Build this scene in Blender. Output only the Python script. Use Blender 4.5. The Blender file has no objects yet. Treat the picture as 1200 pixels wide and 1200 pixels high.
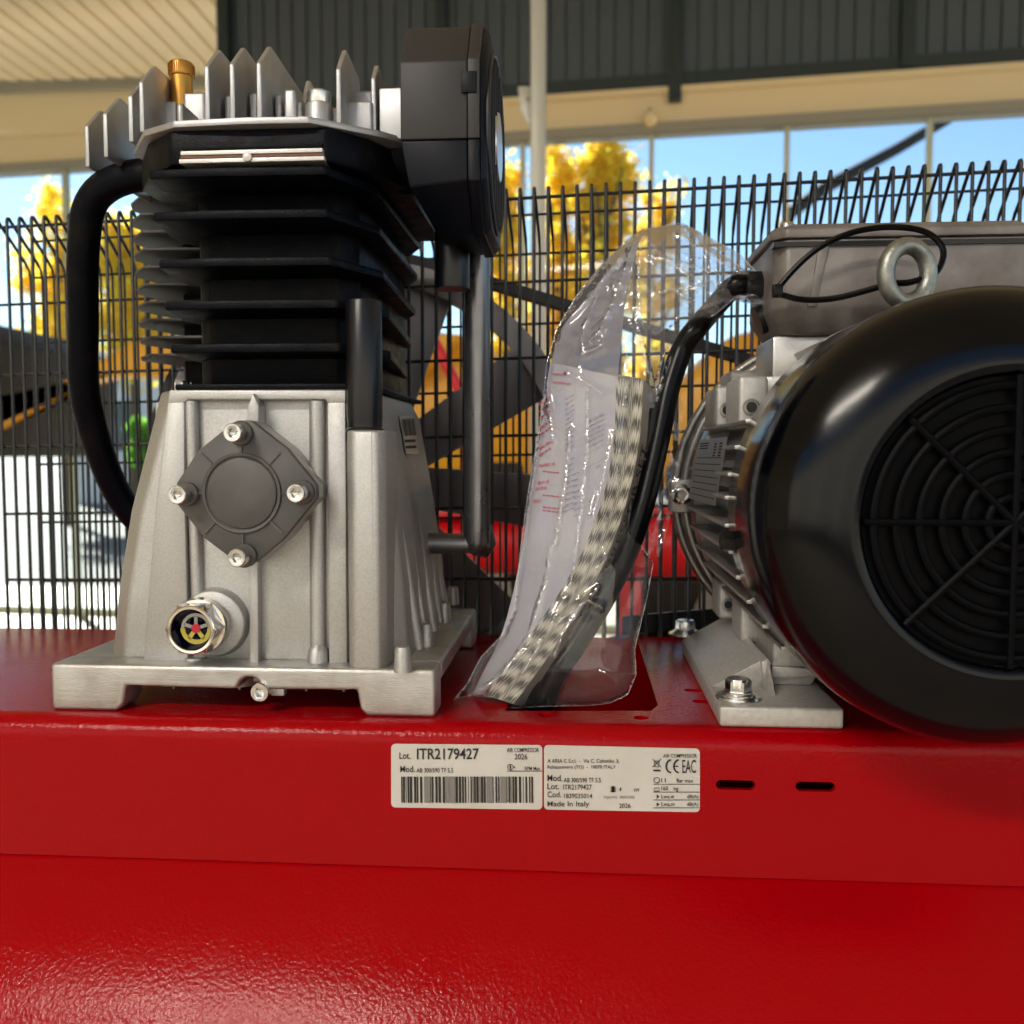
import bpy, bmesh, math, random
from mathutils import Vector, Matrix, noise
from mathutils.geometry import delaunay_2d_cdt
R = math.radians
PI = math.pi
random.seed(7)
scene = bpy.context.scene
COL = scene.collection

# ------------------------------------------------------------------ camera, sky, sun, exposure
YAW, PITCH, F = R(4.16), R(-3.64), 1100.0
CAM = Vector((0, -0.55, 0.1635))
FW = Vector((-math.sin(YAW) * math.cos(PITCH), math.cos(YAW) * math.cos(PITCH), math.sin(PITCH)))
RT = Vector((math.cos(YAW), math.sin(YAW), 0))
UP = RT.cross(FW)
cd = bpy.data.cameras.new('camera')
cam = bpy.data.objects.new('camera', cd)
COL.objects.link(cam)
cam.location = CAM
cam.rotation_euler = (PI / 2 + PITCH, 0, YAW)
cd.sensor_width = 36
cd.lens = 18 * F / 600
cd.clip_start = 0.02
cd.clip_end = 600
cd.dof.use_dof = True
cd.dof.focus_distance = 0.58
cd.dof.aperture_fstop = 9
scene.camera = cam

SUN_EL, SUN_AZ = 37, -38      # azimuth clockwise from +Y: beyond the windows, to the left
wd = bpy.data.worlds.new('World')
scene.world = wd
wd.use_nodes = True
nt = wd.node_tree
sky = nt.nodes.new('ShaderNodeTexSky')
sky.sky_type = 'NISHITA'
sky.sun_disc = False
sky.sun_elevation = R(SUN_EL)
sky.sun_rotation = R(SUN_AZ)
sky.air_density = 1.0
sky.dust_density = 0.1
sky.ozone_density = 2.0
nt.links.new(sky.outputs[0], nt.nodes['Background'].inputs[0])
nt.nodes['Background'].inputs[1].default_value = 0.06
sd = bpy.data.lights.new('sun', 'SUN')
sun = bpy.data.objects.new('sun', sd)
COL.objects.link(sun)
sd.energy = 5.0
sd.angle = R(0.5)
sd.color = (1, 0.95, 0.87)
sv = Vector((math.sin(R(SUN_AZ)) * math.cos(R(SUN_EL)), math.cos(R(SUN_AZ)) * math.cos(R(SUN_EL)), math.sin(R(SUN_EL))))
sun.rotation_euler = (-sv).to_track_quat('-Z', 'Y').to_euler()
sun.location = (3, -6, 8)
scene.view_settings.view_transform = 'Standard'
scene.view_settings.look = 'None'
scene.view_settings.exposure = 1.95
scene.view_settings.gamma = 1
scene.cycles.max_bounces = 10
scene.cycles.transparent_max_bounces = 24
scene.cycles.caustics_reflective = False
scene.cycles.caustics_refractive = False
scene.cycles.sample_clamp_indirect = 4

# ------------------------------------------------------------------ helpers
def at(px, py, Y):
    d = FW * F + RT * (px - 600) + UP * (600 - py)
    return CAM + d * ((Y - CAM.y) / d.y)
def atz(px, py, Z):
    d = FW * F + RT * (px - 600) + UP * (600 - py)
    return CAM + d * ((Z - CAM.z) / d.z)

class MB:
    def __init__(s): s.v = []; s.f = []; s.uv = None
    def add(s, vs, fs):
        n = len(s.v); s.v += [Vector(a) for a in vs]; s.f += [tuple(i + n for i in f) for f in fs]; return s
    def box(s, x0, x1, y0, y1, z0, z1):
        return s.add([(x0,y0,z0),(x1,y0,z0),(x1,y1,z0),(x0,y1,z0),(x0,y0,z1),(x1,y0,z1),(x1,y1,z1),(x0,y1,z1)],
                     [(0,3,2,1),(4,5,6,7),(0,1,5,4),(1,2,6,5),(2,3,7,6),(3,0,4,7)])
    def hexa(s, b, t):   # two quads of points, bottom and top
        return s.add(list(b) + list(t), [(0,3,2,1),(4,5,6,7),(0,1,5,4),(1,2,6,5),(2,3,7,6),(3,0,4,7)])
    def prism(s, pts, off):     # polygon of 3D points, extruded by a vector
        n = len(pts); off = Vector(off)
        pts = [Vector(p) for p in pts]
        return s.add(pts + [p + off for p in pts],
                     [tuple(range(n)), tuple(range(2*n-1, n-1, -1))] + [(i, i+n, (i+1) % n + n, (i+1) % n) for i in range(n)])
    def pxprism(s, pp, y0, y1):
        return s.prism([at(a, b, y0) for a, b in pp], (0, y1 - y0, 0))
    def plan(s, xy, z0, z1):
        return s.prism([(a, b, z0) for a, b in xy], (0, 0, z1 - z0))
    def loft(s, rings, o, axis=(0, -1, 0), n=32, caps=(True, True)):
        """rings: (radius, distance along axis, kind) ; kind c = circle, h = hexagon"""
        ax = Vector(axis).normalized(); o = Vector(o)
        a = ax.orthogonal().normalized() if abs(ax.y) < .9 else Vector((1, 0, 0)); b = ax.cross(a)
        vs = []; fs = []
        for r in rings:
            k = r[2] if len(r) > 2 else 'c'
            for i in range(n):
                t = 2 * PI * i / n
                rr = r[0]
                if k == 'h':
                    q = (t + PI / 6) % (PI / 3) - PI / 6
                    rr = r[0] * math.cos(PI / 6) / math.cos((t % (PI / 3)) - PI / 6)
                vs.append(o + ax * r[1] + a * rr * math.cos(t) + b * rr * math.sin(t))
        for j in range(len(rings) - 1):
            for i in range(n):
                fs.append((j*n+i, j*n+(i+1) % n, (j+1)*n+(i+1) % n, (j+1)*n+i))
        if caps[0]: fs.append(tuple(range(n-1, -1, -1)))
        if caps[1]: fs.append(tuple((len(rings)-1)*n+i for i in range(n)))
        return s.add(vs, fs)
    def cyl(s, p0, p1, r0, r1=None, n=24):
        p0 = Vector(p0); p1 = Vector(p1); d = p1 - p0
        return s.loft([(r0, 0), (r0 if r1 is None else r1, d.length)], p0, d, n)
    def tube(s, pts, r, n=12, closed=False, caps=True):
        pts = [Vector(p) for p in pts]; m = len(pts)
        T = []
        for i in range(m):
            if closed: T.append((pts[(i+1) % m] - pts[i-1]).normalized())
            else: T.append((pts[min(i+1, m-1)] - pts[max(i-1, 0)]).normalized())
        a = T[0].orthogonal().normalized(); vs = []
        for i in range(m):
            a = (a - T[i] * a.dot(T[i])).normalized(); b = T[i].cross(a)
            rr = r[i] if isinstance(r, (list, tuple)) else r
            for k in range(n):
                t = 2 * PI * k / n
                vs.append(pts[i] + a * rr * math.cos(t) + b * rr * math.sin(t))
        fs = []
        for i in range(m if closed else m - 1):
            j = (i + 1) % m
            for k in range(n): fs.append((i*n+k, i*n+(k+1) % n, j*n+(k+1) % n, j*n+k))
        if caps and not closed: fs += [tuple(range(n-1, -1, -1)), tuple((m-1)*n+k for k in range(n))]
        return s.add(vs, fs)
    def build(s, name, mat, parent=None, bev=0, seg=2, ang=40, label=None, smooth=True, uv=None, solid=True):
        me = bpy.data.meshes.new(name)
        me.from_pydata([tuple(v) for v in s.v], [], s.f)
        if uv:
            l = me.uv_layers.new(name='UVMap')
            for lp in me.loops: l.data[lp.index].uv = uv[lp.vertex_index]
        bm = bmesh.new(); bm.from_mesh(me)
        if solid: bmesh.ops.recalc_face_normals(bm, faces=bm.faces)
        if bev:
            es = [e for e in bm.edges if len(e.link_faces) == 2 and e.calc_face_angle(0) > R(25)]
            bmesh.ops.bevel(bm, geom=es, offset=bev, segments=seg, profile=.5, affect='EDGES', clamp_overlap=True)
        bm.to_mesh(me); bm.free()
        if smooth:
            me.shade_smooth(); me.set_sharp_from_angle(angle=R(ang))
        me.materials.append(mat)
        o = bpy.data.objects.new(name, me); COL.objects.link(o)
        if parent: setp(o, parent)
        if label: o['label'] = label
        return o

def setp(o, parent):
    o.parent = parent
    w = parent.matrix_basis if parent.parent is None else Matrix()
    o.matrix_parent_inverse = w.inverted() if parent.type == 'EMPTY' else Matrix()
def thing(name, label, cat, loc, group=None):
    o = bpy.data.objects.new(name, None); COL.objects.link(o)
    o.location = loc; o.empty_display_size = .05
    o['label'] = label; o['category'] = cat
    if group: o['group'] = group
    return o
def tag(o, label, cat, group=None):
    o['label'] = label; o['category'] = cat
    if group: o['group'] = group
    return o
def dup(o, loc, parent=None):
    c = o.copy(); COL.objects.link(c); c.location = Vector(loc)
    if parent: setp(c, parent)
    return c
def smoothpath(pts, n=8):
    pts = [Vector(p) for p in pts]; out = []
    P = [pts[0] * 2 - pts[1]] + pts + [pts[-1] * 2 - pts[-2]]
    for i in range(1, len(P) - 2):
        for k in range(n):
            t = k / n; a, b, c, d = P[i-1], P[i], P[i+1], P[i+2]
            out.append(.5 * ((2*b) + (c-a)*t + (2*a-5*b+4*c-d)*t*t + (3*b-a-3*c+d)*t**3))
    out.append(pts[-1]); return out
def boolean_cut(o, cutters):
    for c in cutters:
        m = o.modifiers.new('cut', 'BOOLEAN'); m.operation = 'DIFFERENCE'; m.solver = 'EXACT'; m.object = c
    bpy.context.view_layer.update()
    dg = bpy.context.evaluated_depsgraph_get()
    me = bpy.data.meshes.new_from_object(o.evaluated_get(dg))
    o.modifiers.clear(); o.data = me
    for c in cutters: bpy.data.objects.remove(c)
    return o

def mat(name, col=(.5, .5, .5), rough=.5, metal=0.0, spec=.5, coat=0, bump=None, var=None, rvar=None, ior=None, trans=0):
    """bump: (scale, strength, distance[, stretch]); var: (scale, colour2, low, high); rvar: (scale, r0, r1)"""
    m = bpy.data.materials.new(name); m.use_nodes = True
    t = m.node_tree; b = t.nodes['Principled BSDF']
    b.inputs['Base Color'].default_value = (*col, 1)
    b.inputs['Roughness'].default_value = rough
    b.inputs['Metallic'].default_value = metal
    b.inputs['Specular IOR Level'].default_value = spec
    if coat: b.inputs['Coat Weight'].default_value = coat; b.inputs['Coat Roughness'].default_value = .08
    tc = t.nodes.new('ShaderNodeTexCoord')
    geo = t.nodes.new('ShaderNodeNewGeometry')
    def nz(scale, detail=4, stretch=None):
        n = t.nodes.new('ShaderNodeTexNoise'); n.inputs['Scale'].default_value = scale; n.inputs['Detail'].default_value = detail
        src = geo.outputs['Position']
        if stretch:
            mp = t.nodes.new('ShaderNodeMapping'); mp.inputs['Scale'].default_value = stretch
            t.links.new(src, mp.inputs[0]); src = mp.outputs[0]
        t.links.new(src, n.inputs['Vector']); return n
    if bump:
        bp = t.nodes.new('ShaderNodeBump'); bp.inputs['Strength'].default_value = bump[1]; bp.inputs['Distance'].default_value = bump[2]
        n = nz(bump[0], 3, bump[3] if len(bump) > 3 else None)
        t.links.new(n.outputs[0], bp.inputs['Height']); t.links.new(bp.outputs[0], b.inputs['Normal'])
    if var:
        n = nz(var[0], 5)
        cr = t.nodes.new('ShaderNodeValToRGB')
        cr.color_ramp.elements[0].position = var[2]; cr.color_ramp.elements[0].color = (*col, 1)
        cr.color_ramp.elements[1].position = var[3]; cr.color_ramp.elements[1].color = (*var[1], 1)
        t.links.new(n.outputs[0], cr.inputs[0]); t.links.new(cr.outputs[0], b.inputs['Base Color'])
    if rvar:
        n = nz(rvar[0], 5)
        mr = t.nodes.new('ShaderNodeMapRange'); mr.inputs[1].default_value = .3; mr.inputs[2].default_value = .7
        mr.inputs[3].default_value = rvar[1]; mr.inputs[4].default_value = rvar[2]
        t.links.new(n.outputs[0], mr.inputs[0]); t.links.new(mr.outputs[0], b.inputs['Roughness'])
    if coat and bump: t.links.new(bp.outputs[0], b.inputs['Coat Normal'])
    return m

M = {}
M['cast'] = mat('cast_aluminium', (.54, .535, .52), .44, .78, bump=(1500, .5, .0004), var=(700, (.44, .435, .425), .3, .7), rvar=(60, .42, .52))
M['cast2'] = mat('machined_aluminium', (.57, .56, .54), .4, .85, bump=(500, .5, .0004, (.5, 2, 5)), var=(60, (.45, .43, .4), .4, .7))
M['headcast'] = mat('head_aluminium', (.50, .51, .53), .46, .85, bump=(1200, .3, .0004), var=(60, (.42, .42, .42), .3, .7))
M['cover'] = mat('grey_cast_cover', (.085, .083, .08), .5, .25, bump=(1800, .3, .0003), var=(40, (.11, .105, .1), .4, .65))
M['blackfin'] = mat('black_painted_iron', (.002, .003, .006), .4, 0, .10, bump=(700, .5, .0006), var=(50, (.008, .007, .007), .5, .75), rvar=(90, .32, .5))
M['sidefin'] = mat('side_lit_iron', (.07, .068, .07), .5, .2, bump=(900, .4, .0004))  # lighter than the other fins to paint in light from the left
M['tubeblk'] = mat('black_plastic_tube', (.005, .005, .007), .3, 0, .4)
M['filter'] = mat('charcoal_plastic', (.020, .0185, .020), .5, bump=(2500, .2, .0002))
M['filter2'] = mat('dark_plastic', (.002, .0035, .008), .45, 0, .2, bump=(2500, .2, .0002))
M['gloss'] = mat('black_gloss_cover', (.0012, .0016, .003), .13, 0, .25, bump=(25, .15, .002), rvar=(30, .12, .2))
M['grille'] = mat('black_grille', (.001, .001, .0016), .5, 0, .08)
M['red'] = mat('red_powder_coat', (.34, .0003, .003), .12, 0, .16, bump=(430, .55, .0006), rvar=(14, .11, .24))
M['zinc'] = mat('zinc_bolt', (.72, .71, .68), .22, 1, bump=(900, .2, .0002), var=(200, (.5, .5, .48), .4, .7))
M['eye'] = mat('dull_zinc', (.34, .35, .32), .42, .9, bump=(500, .5, .0005), var=(150, (.22, .23, .21), .35, .7))
M['pipe'] = mat('grey_pipe', (.22, .22, .23), .3, .8, bump=(150, .15, .0005), rvar=(60, .25, .4))
M['guard'] = mat('black_guard_wire', (.012, .014, .018), .38)
M['wheel'] = mat('grey_flywheel_paint', (.30, .29, .31), .42, .3, bump=(500, .3, .0005))
M['rimlit'] = mat('lit_rim_tone', (.5, .45, .4), .35, .9)  # lighter warm tone painted in for light on the inner rim
M['rubber'] = mat('belt_rubber', (.012, .012, .014), .6)
M['tbox'] = mat('motor_grey_brown', (.27, .25, .24), .48, .5, bump=(900, .4, .0004), var=(35, (.16, .14, .13), .35, .7))
M['motor'] = mat('motor_aluminium', (.5, .49, .47), .38, .85, bump=(600, .3, .0004), var=(40, (.4, .39, .37), .35, .7))
M['footalu'] = mat('foot_aluminium', (.58, .56, .53), .5, .55, bump=(700, .4, .0004), var=(300, (.48, .46, .44), .35, .7))
M['cable'] = mat('black_cable', (.001, .001, .0015), .28, 0, .2)
M['brass'] = mat('brass', (.55, .28, .06), .3, 1, bump=(1500, .3, .0003))
M['ink'] = mat('black_ink', (.02, .018, .016), .6)
M['inkg'] = mat('grey_ink', (.2, .19, .17), .6)
M['inkred'] = mat('red_ink', (.6, .04, .08), .6)
M['inkfaint'] = mat('faint_ink', (.28, .26, .28), .6)
M['label'] = mat('label_film', (.62, .60, .55), .35, 0, .4, var=(30, (.56, .54, .49), .4, .7))
M['plate'] = mat('metal_plate', (.6, .6, .6), .3, .9, bump=(300, .2, .0004))
M['shim'] = mat('white_shim', (.65, .63, .6), .4, .6, bump=(900, .6, .0006))
M['rust'] = mat('brown_gasket', (.2, .09, .07), .7)
M['paper'] = mat('cover_paper', (.46, .44, .48), .5, var=(30, (.40, .38, .42), .4, .7))
M['paper2'] = mat('grey_cover_paper', (.33, .31, .28), .45)
M['leaflet'] = mat('leaflet_paper', (.26, .245, .27), .6)
M['oilglass'] = mat('dark_glass', (.005, .008, .03), .05, 0, .8)
M['oil'] = mat('yellow_oil', (.55, .45, .08), .15)
M['redplastic'] = mat('red_plastic', (.5, .01, .03), .4)
M['nickel'] = mat('nickel', (.75, .72, .67), .14, 1)
M['white'] = mat('white_plastic', (.7, .7, .7), .4)
# background
M['floor'] = mat('concrete_floor', (.55, .47, .36), .55, var=(1.2, (.46, .40, .31), .35, .7), bump=(6, .2, .01))
M['ground'] = mat('yard_ground', (.14, .13, .105), .85, var=(.4, (.11, .10, .085), .35, .7))
M['beige'] = mat('beige_render', (.42, .38, .32), .8, var=(.8, (.34, .31, .26), .3, .7))
M['asphalt'] = mat('asphalt', (.14, .125, .10), .8, bump=(40, .4, .005), var=(2, (.10, .09, .075), .35, .7))
M['clad'] = mat('dark_cladding', (.072, .102, .135), .45, .1, bump=(3, .1, .01))
M['clad2'] = mat('dark_beam', (.012, .03, .038), .5)
M['cream'] = mat('cream_paint', (.80, .69, .47), .55)
M['ceil'] = mat('cream_ceiling', (.90, .79, .58), .5)
M['trim'] = mat('grey_trim', (.3, .3, .27), .5)
M['mull'] = mat('pale_green_mullion', (.5, .56, .44), .4)
M['pole'] = mat('painted_pole', (.5, .5, .45), .4, .2)
M['orange'] = mat('orange_machine_paint', (.85, .43, .02), .35)
M['yellow'] = mat('yellow_machine_paint', (.85, .45, .02), .35)
M['dark'] = mat('dark_rubber', (.015, .015, .016), .7)
M['bred'] = mat('bright_red_paint', (.6, .005, .01), .35)
M['bwhite'] = mat('white_render', (.75, .76, .78), .7)
M['bglass'] = mat('far_window_glass', (.05, .08, .12), .1)
M['trunk'] = mat('bark', (.12, .09, .06), .9, bump=(8, .5, .05))
def leafmat(name, c1, c2, c3):
    m = bpy.data.materials.new(name); m.use_nodes = True; t = m.node_tree
    b = t.nodes['Principled BSDF']; b.inputs['Roughness'].default_value = .55
    g = t.nodes.new('ShaderNodeNewGeometry'); cr = t.nodes.new('ShaderNodeValToRGB')
    cr.color_ramp.elements[0].color = (*c1, 1); cr.color_ramp.elements[1].color = (*c3, 1)
    e = cr.color_ramp.elements.new(.5); e.color = (*c2, 1)
    t.links.new(g.outputs['Random Per Island'], cr.inputs[0]); t.links.new(cr.outputs[0], b.inputs['Base Color'])
    tr = t.nodes.new('ShaderNodeBsdfTranslucent'); t.links.new(cr.outputs[0], tr.inputs[0])
    mx = t.nodes.new('ShaderNodeMixShader'); mx.inputs[0].default_value = .6
    t.links.new(b.outputs[0], mx.inputs[1]); t.links.new(tr.outputs[0], mx.inputs[2])
    t.links.new(mx.outputs[0], t.nodes['Material Output'].inputs[0]); return m
M['leafy'] = leafmat('yellow_autumn_leaves', (.95, .72, .03), (.95, .85, .10), (.92, .5, .05))
M['leafg'] = leafmat('green_leaves', (.1, .3, .03), (.2, .5, .05), (.3, .55, .08))
def glassmat(name, tint, gl=.04):
    m = bpy.data.materials.new(name); m.use_nodes = True; t = m.node_tree
    t.nodes.remove(t.nodes['Principled BSDF'])
    tr = t.nodes.new('ShaderNodeBsdfTransparent'); tr.inputs[0].default_value = (*tint, 1)
    gs = t.nodes.new('ShaderNodeBsdfGlossy'); gs.inputs['Roughness'].default_value = .02
    fr = t.nodes.new('ShaderNodeFresnel'); fr.inputs[0].default_value = 1.15
    mx = t.nodes.new('ShaderNodeMixShader')
    t.links.new(fr.outputs[0], mx.inputs[0]); t.links.new(tr.outputs[0], mx.inputs[1]); t.links.new(gs.outputs[0], mx.inputs[2])
    t.links.new(mx.outputs[0], t.nodes['Material Output'].inputs[0]); return m
M['glass'] = glassmat('tinted_window_glass', (.86, .92, .93))
def bagmat():
    m = bpy.data.materials.new('clear_plastic_film'); m.use_nodes = True; t = m.node_tree
    t.nodes.remove(t.nodes['Principled BSDF'])
    tr = t.nodes.new('ShaderNodeBsdfTransparent'); tr.inputs[0].default_value = (.965, .97, .98, 1)
    gs = t.nodes.new('ShaderNodeBsdfGlossy'); gs.inputs['Roughness'].default_value = .08
    df = t.nodes.new('ShaderNodeBsdfTranslucent'); df.inputs[0].default_value = (.85, .87, .92, 1)
    dd = t.nodes.new('ShaderNodeBsdfDiffuse'); dd.inputs[0].default_value = (.85, .86, .92, 1)
    fr = t.nodes.new('ShaderNodeLayerWeight'); fr.inputs[0].default_value = .22
    geo = t.nodes.new('ShaderNodeNewGeometry')
    n1 = t.nodes.new('ShaderNodeTexNoise'); n1.inputs['Scale'].default_value = 38; n1.inputs['Detail'].default_value = 2; n1.inputs['Distortion'].default_value = 1.2
    mp = t.nodes.new('ShaderNodeMapping'); mp.inputs['Scale'].default_value = (1.6, 1, .55); mp.inputs['Rotation'].default_value = (0, .35, 0)
    t.links.new(geo.outputs['Position'], mp.inputs[0]); t.links.new(mp.outputs[0], n1.inputs['Vector'])
    ab = t.nodes.new('ShaderNodeMath'); ab.operation = 'SUBTRACT'; ab.inputs[1].default_value = .5; t.links.new(n1.outputs[0], ab.inputs[0])
    a2 = t.nodes.new('ShaderNodeMath'); a2.operation = 'ABSOLUTE'; t.links.new(ab.outputs[0], a2.inputs[0])
    bp = t.nodes.new('ShaderNodeBump'); bp.inputs['Strength'].default_value = .15; bp.inputs['Distance'].default_value = .003
    t.links.new(a2.outputs[0], bp.inputs['Height'])
    for n in (gs, fr, df): t.links.new(bp.outputs[0], n.inputs['Normal'])
    # sky reflections along the creases painted in: film made milkier on the folds
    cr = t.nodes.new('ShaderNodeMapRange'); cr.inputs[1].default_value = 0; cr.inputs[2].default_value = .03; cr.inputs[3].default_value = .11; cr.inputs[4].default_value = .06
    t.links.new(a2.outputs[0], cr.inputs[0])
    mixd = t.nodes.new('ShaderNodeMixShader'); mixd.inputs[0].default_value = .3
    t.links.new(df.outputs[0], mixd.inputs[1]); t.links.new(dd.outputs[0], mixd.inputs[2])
    m1 = t.nodes.new('ShaderNodeMixShader'); at_ = t.nodes.new('ShaderNodeAttribute'); at_.attribute_name = 'fold_glint'
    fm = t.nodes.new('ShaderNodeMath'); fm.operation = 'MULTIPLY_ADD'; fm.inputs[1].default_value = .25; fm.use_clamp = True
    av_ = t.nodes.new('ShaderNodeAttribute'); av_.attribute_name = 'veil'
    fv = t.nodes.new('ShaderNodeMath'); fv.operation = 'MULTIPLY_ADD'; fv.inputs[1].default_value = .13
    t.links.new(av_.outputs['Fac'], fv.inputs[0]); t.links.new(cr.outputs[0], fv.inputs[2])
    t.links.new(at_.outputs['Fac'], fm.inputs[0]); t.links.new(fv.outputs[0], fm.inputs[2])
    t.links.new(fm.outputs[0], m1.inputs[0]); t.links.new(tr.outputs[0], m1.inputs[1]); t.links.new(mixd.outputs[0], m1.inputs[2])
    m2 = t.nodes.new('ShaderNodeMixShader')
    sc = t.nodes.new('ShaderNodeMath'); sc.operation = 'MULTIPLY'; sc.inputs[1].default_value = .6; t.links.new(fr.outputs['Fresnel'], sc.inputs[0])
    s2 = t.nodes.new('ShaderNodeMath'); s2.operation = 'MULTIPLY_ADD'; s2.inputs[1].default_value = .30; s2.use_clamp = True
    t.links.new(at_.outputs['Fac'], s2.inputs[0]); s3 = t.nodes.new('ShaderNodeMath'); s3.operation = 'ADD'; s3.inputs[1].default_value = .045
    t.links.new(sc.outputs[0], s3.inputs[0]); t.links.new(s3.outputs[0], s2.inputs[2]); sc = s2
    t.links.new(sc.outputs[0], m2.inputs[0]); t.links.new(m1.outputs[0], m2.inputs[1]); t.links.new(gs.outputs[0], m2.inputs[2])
    t.links.new(m2.outputs[0], t.nodes['Material Output'].inputs[0]); return m
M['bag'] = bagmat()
def stripemat():
    m = mat('page_edges', (.5, .46, .38), .6); t = m.node_tree; b = t.nodes['Principled BSDF']
    uv = t.nodes.new('ShaderNodeUVMap'); sp = t.nodes.new('ShaderNodeSeparateXYZ'); t.links.new(uv.outputs[0], sp.inputs[0])
    n = t.nodes.new('ShaderNodeTexNoise'); n.noise_dimensions = '1D'; n.inputs['Scale'].default_value = 26; n.inputs['Detail'].default_value = 2
    t.links.new(sp.outputs[0], n.inputs['W'])
    j = t.nodes.new('ShaderNodeMath'); j.operation = 'MULTIPLY_ADD'; j.inputs[1].default_value = 11.0; t.links.new(n.outputs[0], j.inputs[0])
    v = t.nodes.new('ShaderNodeMath'); v.operation = 'MULTIPLY'; v.inputs[1].default_value = 2 * PI * 16; t.links.new(sp.outputs[1], v.inputs[0])
    t.links.new(v.outputs[0], j.inputs[2])
    s = t.nodes.new('ShaderNodeMath'); s.operation = 'SINE'; t.links.new(j.outputs[0], s.inputs[0])
    cr = t.nodes.new('ShaderNodeValToRGB'); cr.color_ramp.elements[0].position = .3; cr.color_ramp.elements[1].position = .72
    cr.color_ramp.elements[0].color = (.07, .068, .055, 1); cr.color_ramp.elements[1].color = (.58, .54, .45, 1)
    mr = t.nodes.new('ShaderNodeMapRange'); mr.inputs[1].default_value = -1; t.links.new(s.outputs[0], mr.inputs[0])
    t.links.new(mr.outputs[0], cr.inputs[0]); t.links.new(cr.outputs[0], b.inputs['Base Color']); return m
M['pages'] = stripemat()

# ------------------------------------------------------------------ the hall, the yard, the sky side
def structure(o): o['kind'] = 'structure'; return o
GZ = -0.9
RY = -4.0      # roof edge behind the camera
structure(MB().box(-9, 9, RY - .4, 6.6, GZ - .1, GZ).build('floor', M['floor'], smooth=False))
structure(MB().box(-250, 250, -250, 300, GZ - .5, GZ - .105).build('ground', M['ground'], smooth=False))

structure(MB().box(-60, 60, -80, RY - .41, GZ - .4, GZ - .02).build('asphalt_yard', M['asphalt'], smooth=False))
CZ = .1635 + 2.76       # underside of the ceiling
roof = thing('hall_roof', 'cream ribbed ceiling of the hall above the dark cladding', 'roof', (0, 1.5, CZ))
MB().box(-7.2, 7.2, RY, 6.45, CZ + .06, CZ + .12).build('roof_deck', M['ceil'], roof, smooth=False)
def panel_mb(y0, y1, w=.135):
    return MB().prism([(-w/2, y0, CZ + .055), (-w/2 + .004, y0, CZ + .012), (w/2 - .016, y0, CZ), (w/2 - .012, y0, CZ + .03), (w/2, y0, CZ + .055)], (0, y1 - y0, 0))
pl = panel_mb(RY, 6.4).build('ceiling_panel', M['ceil'], roof, smooth=False)
for i in range(-52, 53):
    if i == -52: pl.location = (i * .137, 0, 0)
    else: dup(pl, (i * .137, 0, 0), roof)

# strip lamps under the ceiling behind the viewer (their light glints on the red paint)
lm = bpy.data.materials.new('lamp_diffuser'); lm.use_nodes = True
lb = lm.node_tree.nodes['Principled BSDF']; lb.inputs['Emission Color'].default_value = (1, .92, .80, 1); lb.inputs['Emission Strength'].default_value = 26
sl = thing('strip_lamp', 'long lit strip lamp under the hall ceiling behind the viewer', 'lamp', (-1.92, -3.3, CZ - .02))
MB().box(-2.9, -.95, -3.5, -3.1, CZ - .04, CZ - .004).build('housing', M['trim'], sl)
MB().box(-2.85, -1.0, -3.46, -3.14, CZ - .046, CZ - .0405).build('diffuser', lm, sl, smooth=False)

# building added behind the camera for warm fill light (never in the frame, seen in reflections)
wh = thing('fill_building', 'unseen beige building added behind the viewer for warm fill light', 'building', (0, -12, GZ - .1))
MB().box(-22, 22, -18, -12, GZ - .1, 4.6).build('wall', M['beige'], wh, smooth=False)
MB().box(-22.3, 22.3, -18.3, -11.7, 4.6, 4.9).build('roof', M['trim'], wh, smooth=False)
dr = MB().box(-1.6, 1.6, -12.04, -11.99, GZ, 2.4).build('shutter_door', M['trim'], wh, smooth=False)
for x_ in (-12, -5, 9, 16): dup(dr, (x_, 0, 0), wh)

# facade in its own frame: along = a, up = z, thickness = n
FO = at(600, 115, 5.0)
FA = R(-6.3 )
fu = Vector((math.cos(FA), math.sin(FA), 0)); fn = Vector((-fu.y, fu.x, 0))
def fp(a, n, z): return Vector((FO.x, FO.y, 0)) + fu * a + fn * n + Vector((0, 0, z))
def fbox(mb, a0, a1, n0, n1, z0, z1):
    return mb.hexa([fp(a0,n0,z0),fp(a1,n0,z0),fp(a1,n1,z0),fp(a0,n1,z0)], [fp(a0,n0,z1),fp(a1,n0,z1),fp(a1,n1,z1),fp(a0,n1,z1)])
ZC = FO.z
def fa(px):  # a coordinate of a pixel column on the facade plane
    d = FW * F + RT * (px - 600) + UP * (600 - 110)
    o = Vector((FO.x, FO.y, 0)); w = CAM - o
    t = -w.dot(fn) / d.dot(fn)
    return (CAM + d * t - o).dot(fu)
fac = thing('window_wall', 'glazed end wall with dark ribbed cladding over a cream lintel', 'wall', fp(0, 0, GZ))
A0, A1 = fa(262), 6.0
cp = fbox(MB(), 0, .078, .0, .03, ZC, CZ + .05)
fbox(cp, .078, .092, .018, .03, ZC, CZ + .05)
c0 = cp.build('cladding_panel', M['clad'], fac, smooth=False)
a = A0; first = True
while a < A1:
    if first: c0.location = fu * a; first = False
    else: dup(c0, fu * a, fac)
    a += .092
for px in (268, 520, 791, 1060, 1330):
    w = .035 if px != 520 else .03
    z0 = ZC - (.10 if px == 791 else 0.0)
    fbox(MB(), fa(px) - w, fa(px) + w, -.07, -.002, z0, CZ + .05).build('cladding_post', M['clad2'], fac)
fbox(MB(), A0, A1, -.05, -.003, ZC - .01, ZC + .06).build('cladding_rail', M['clad2'], fac)
fbox(MB(), A0 - 3.4, A1, -.03, .12, ZC - .20, ZC - .012).build('lintel', M['cream'], fac)
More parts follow.
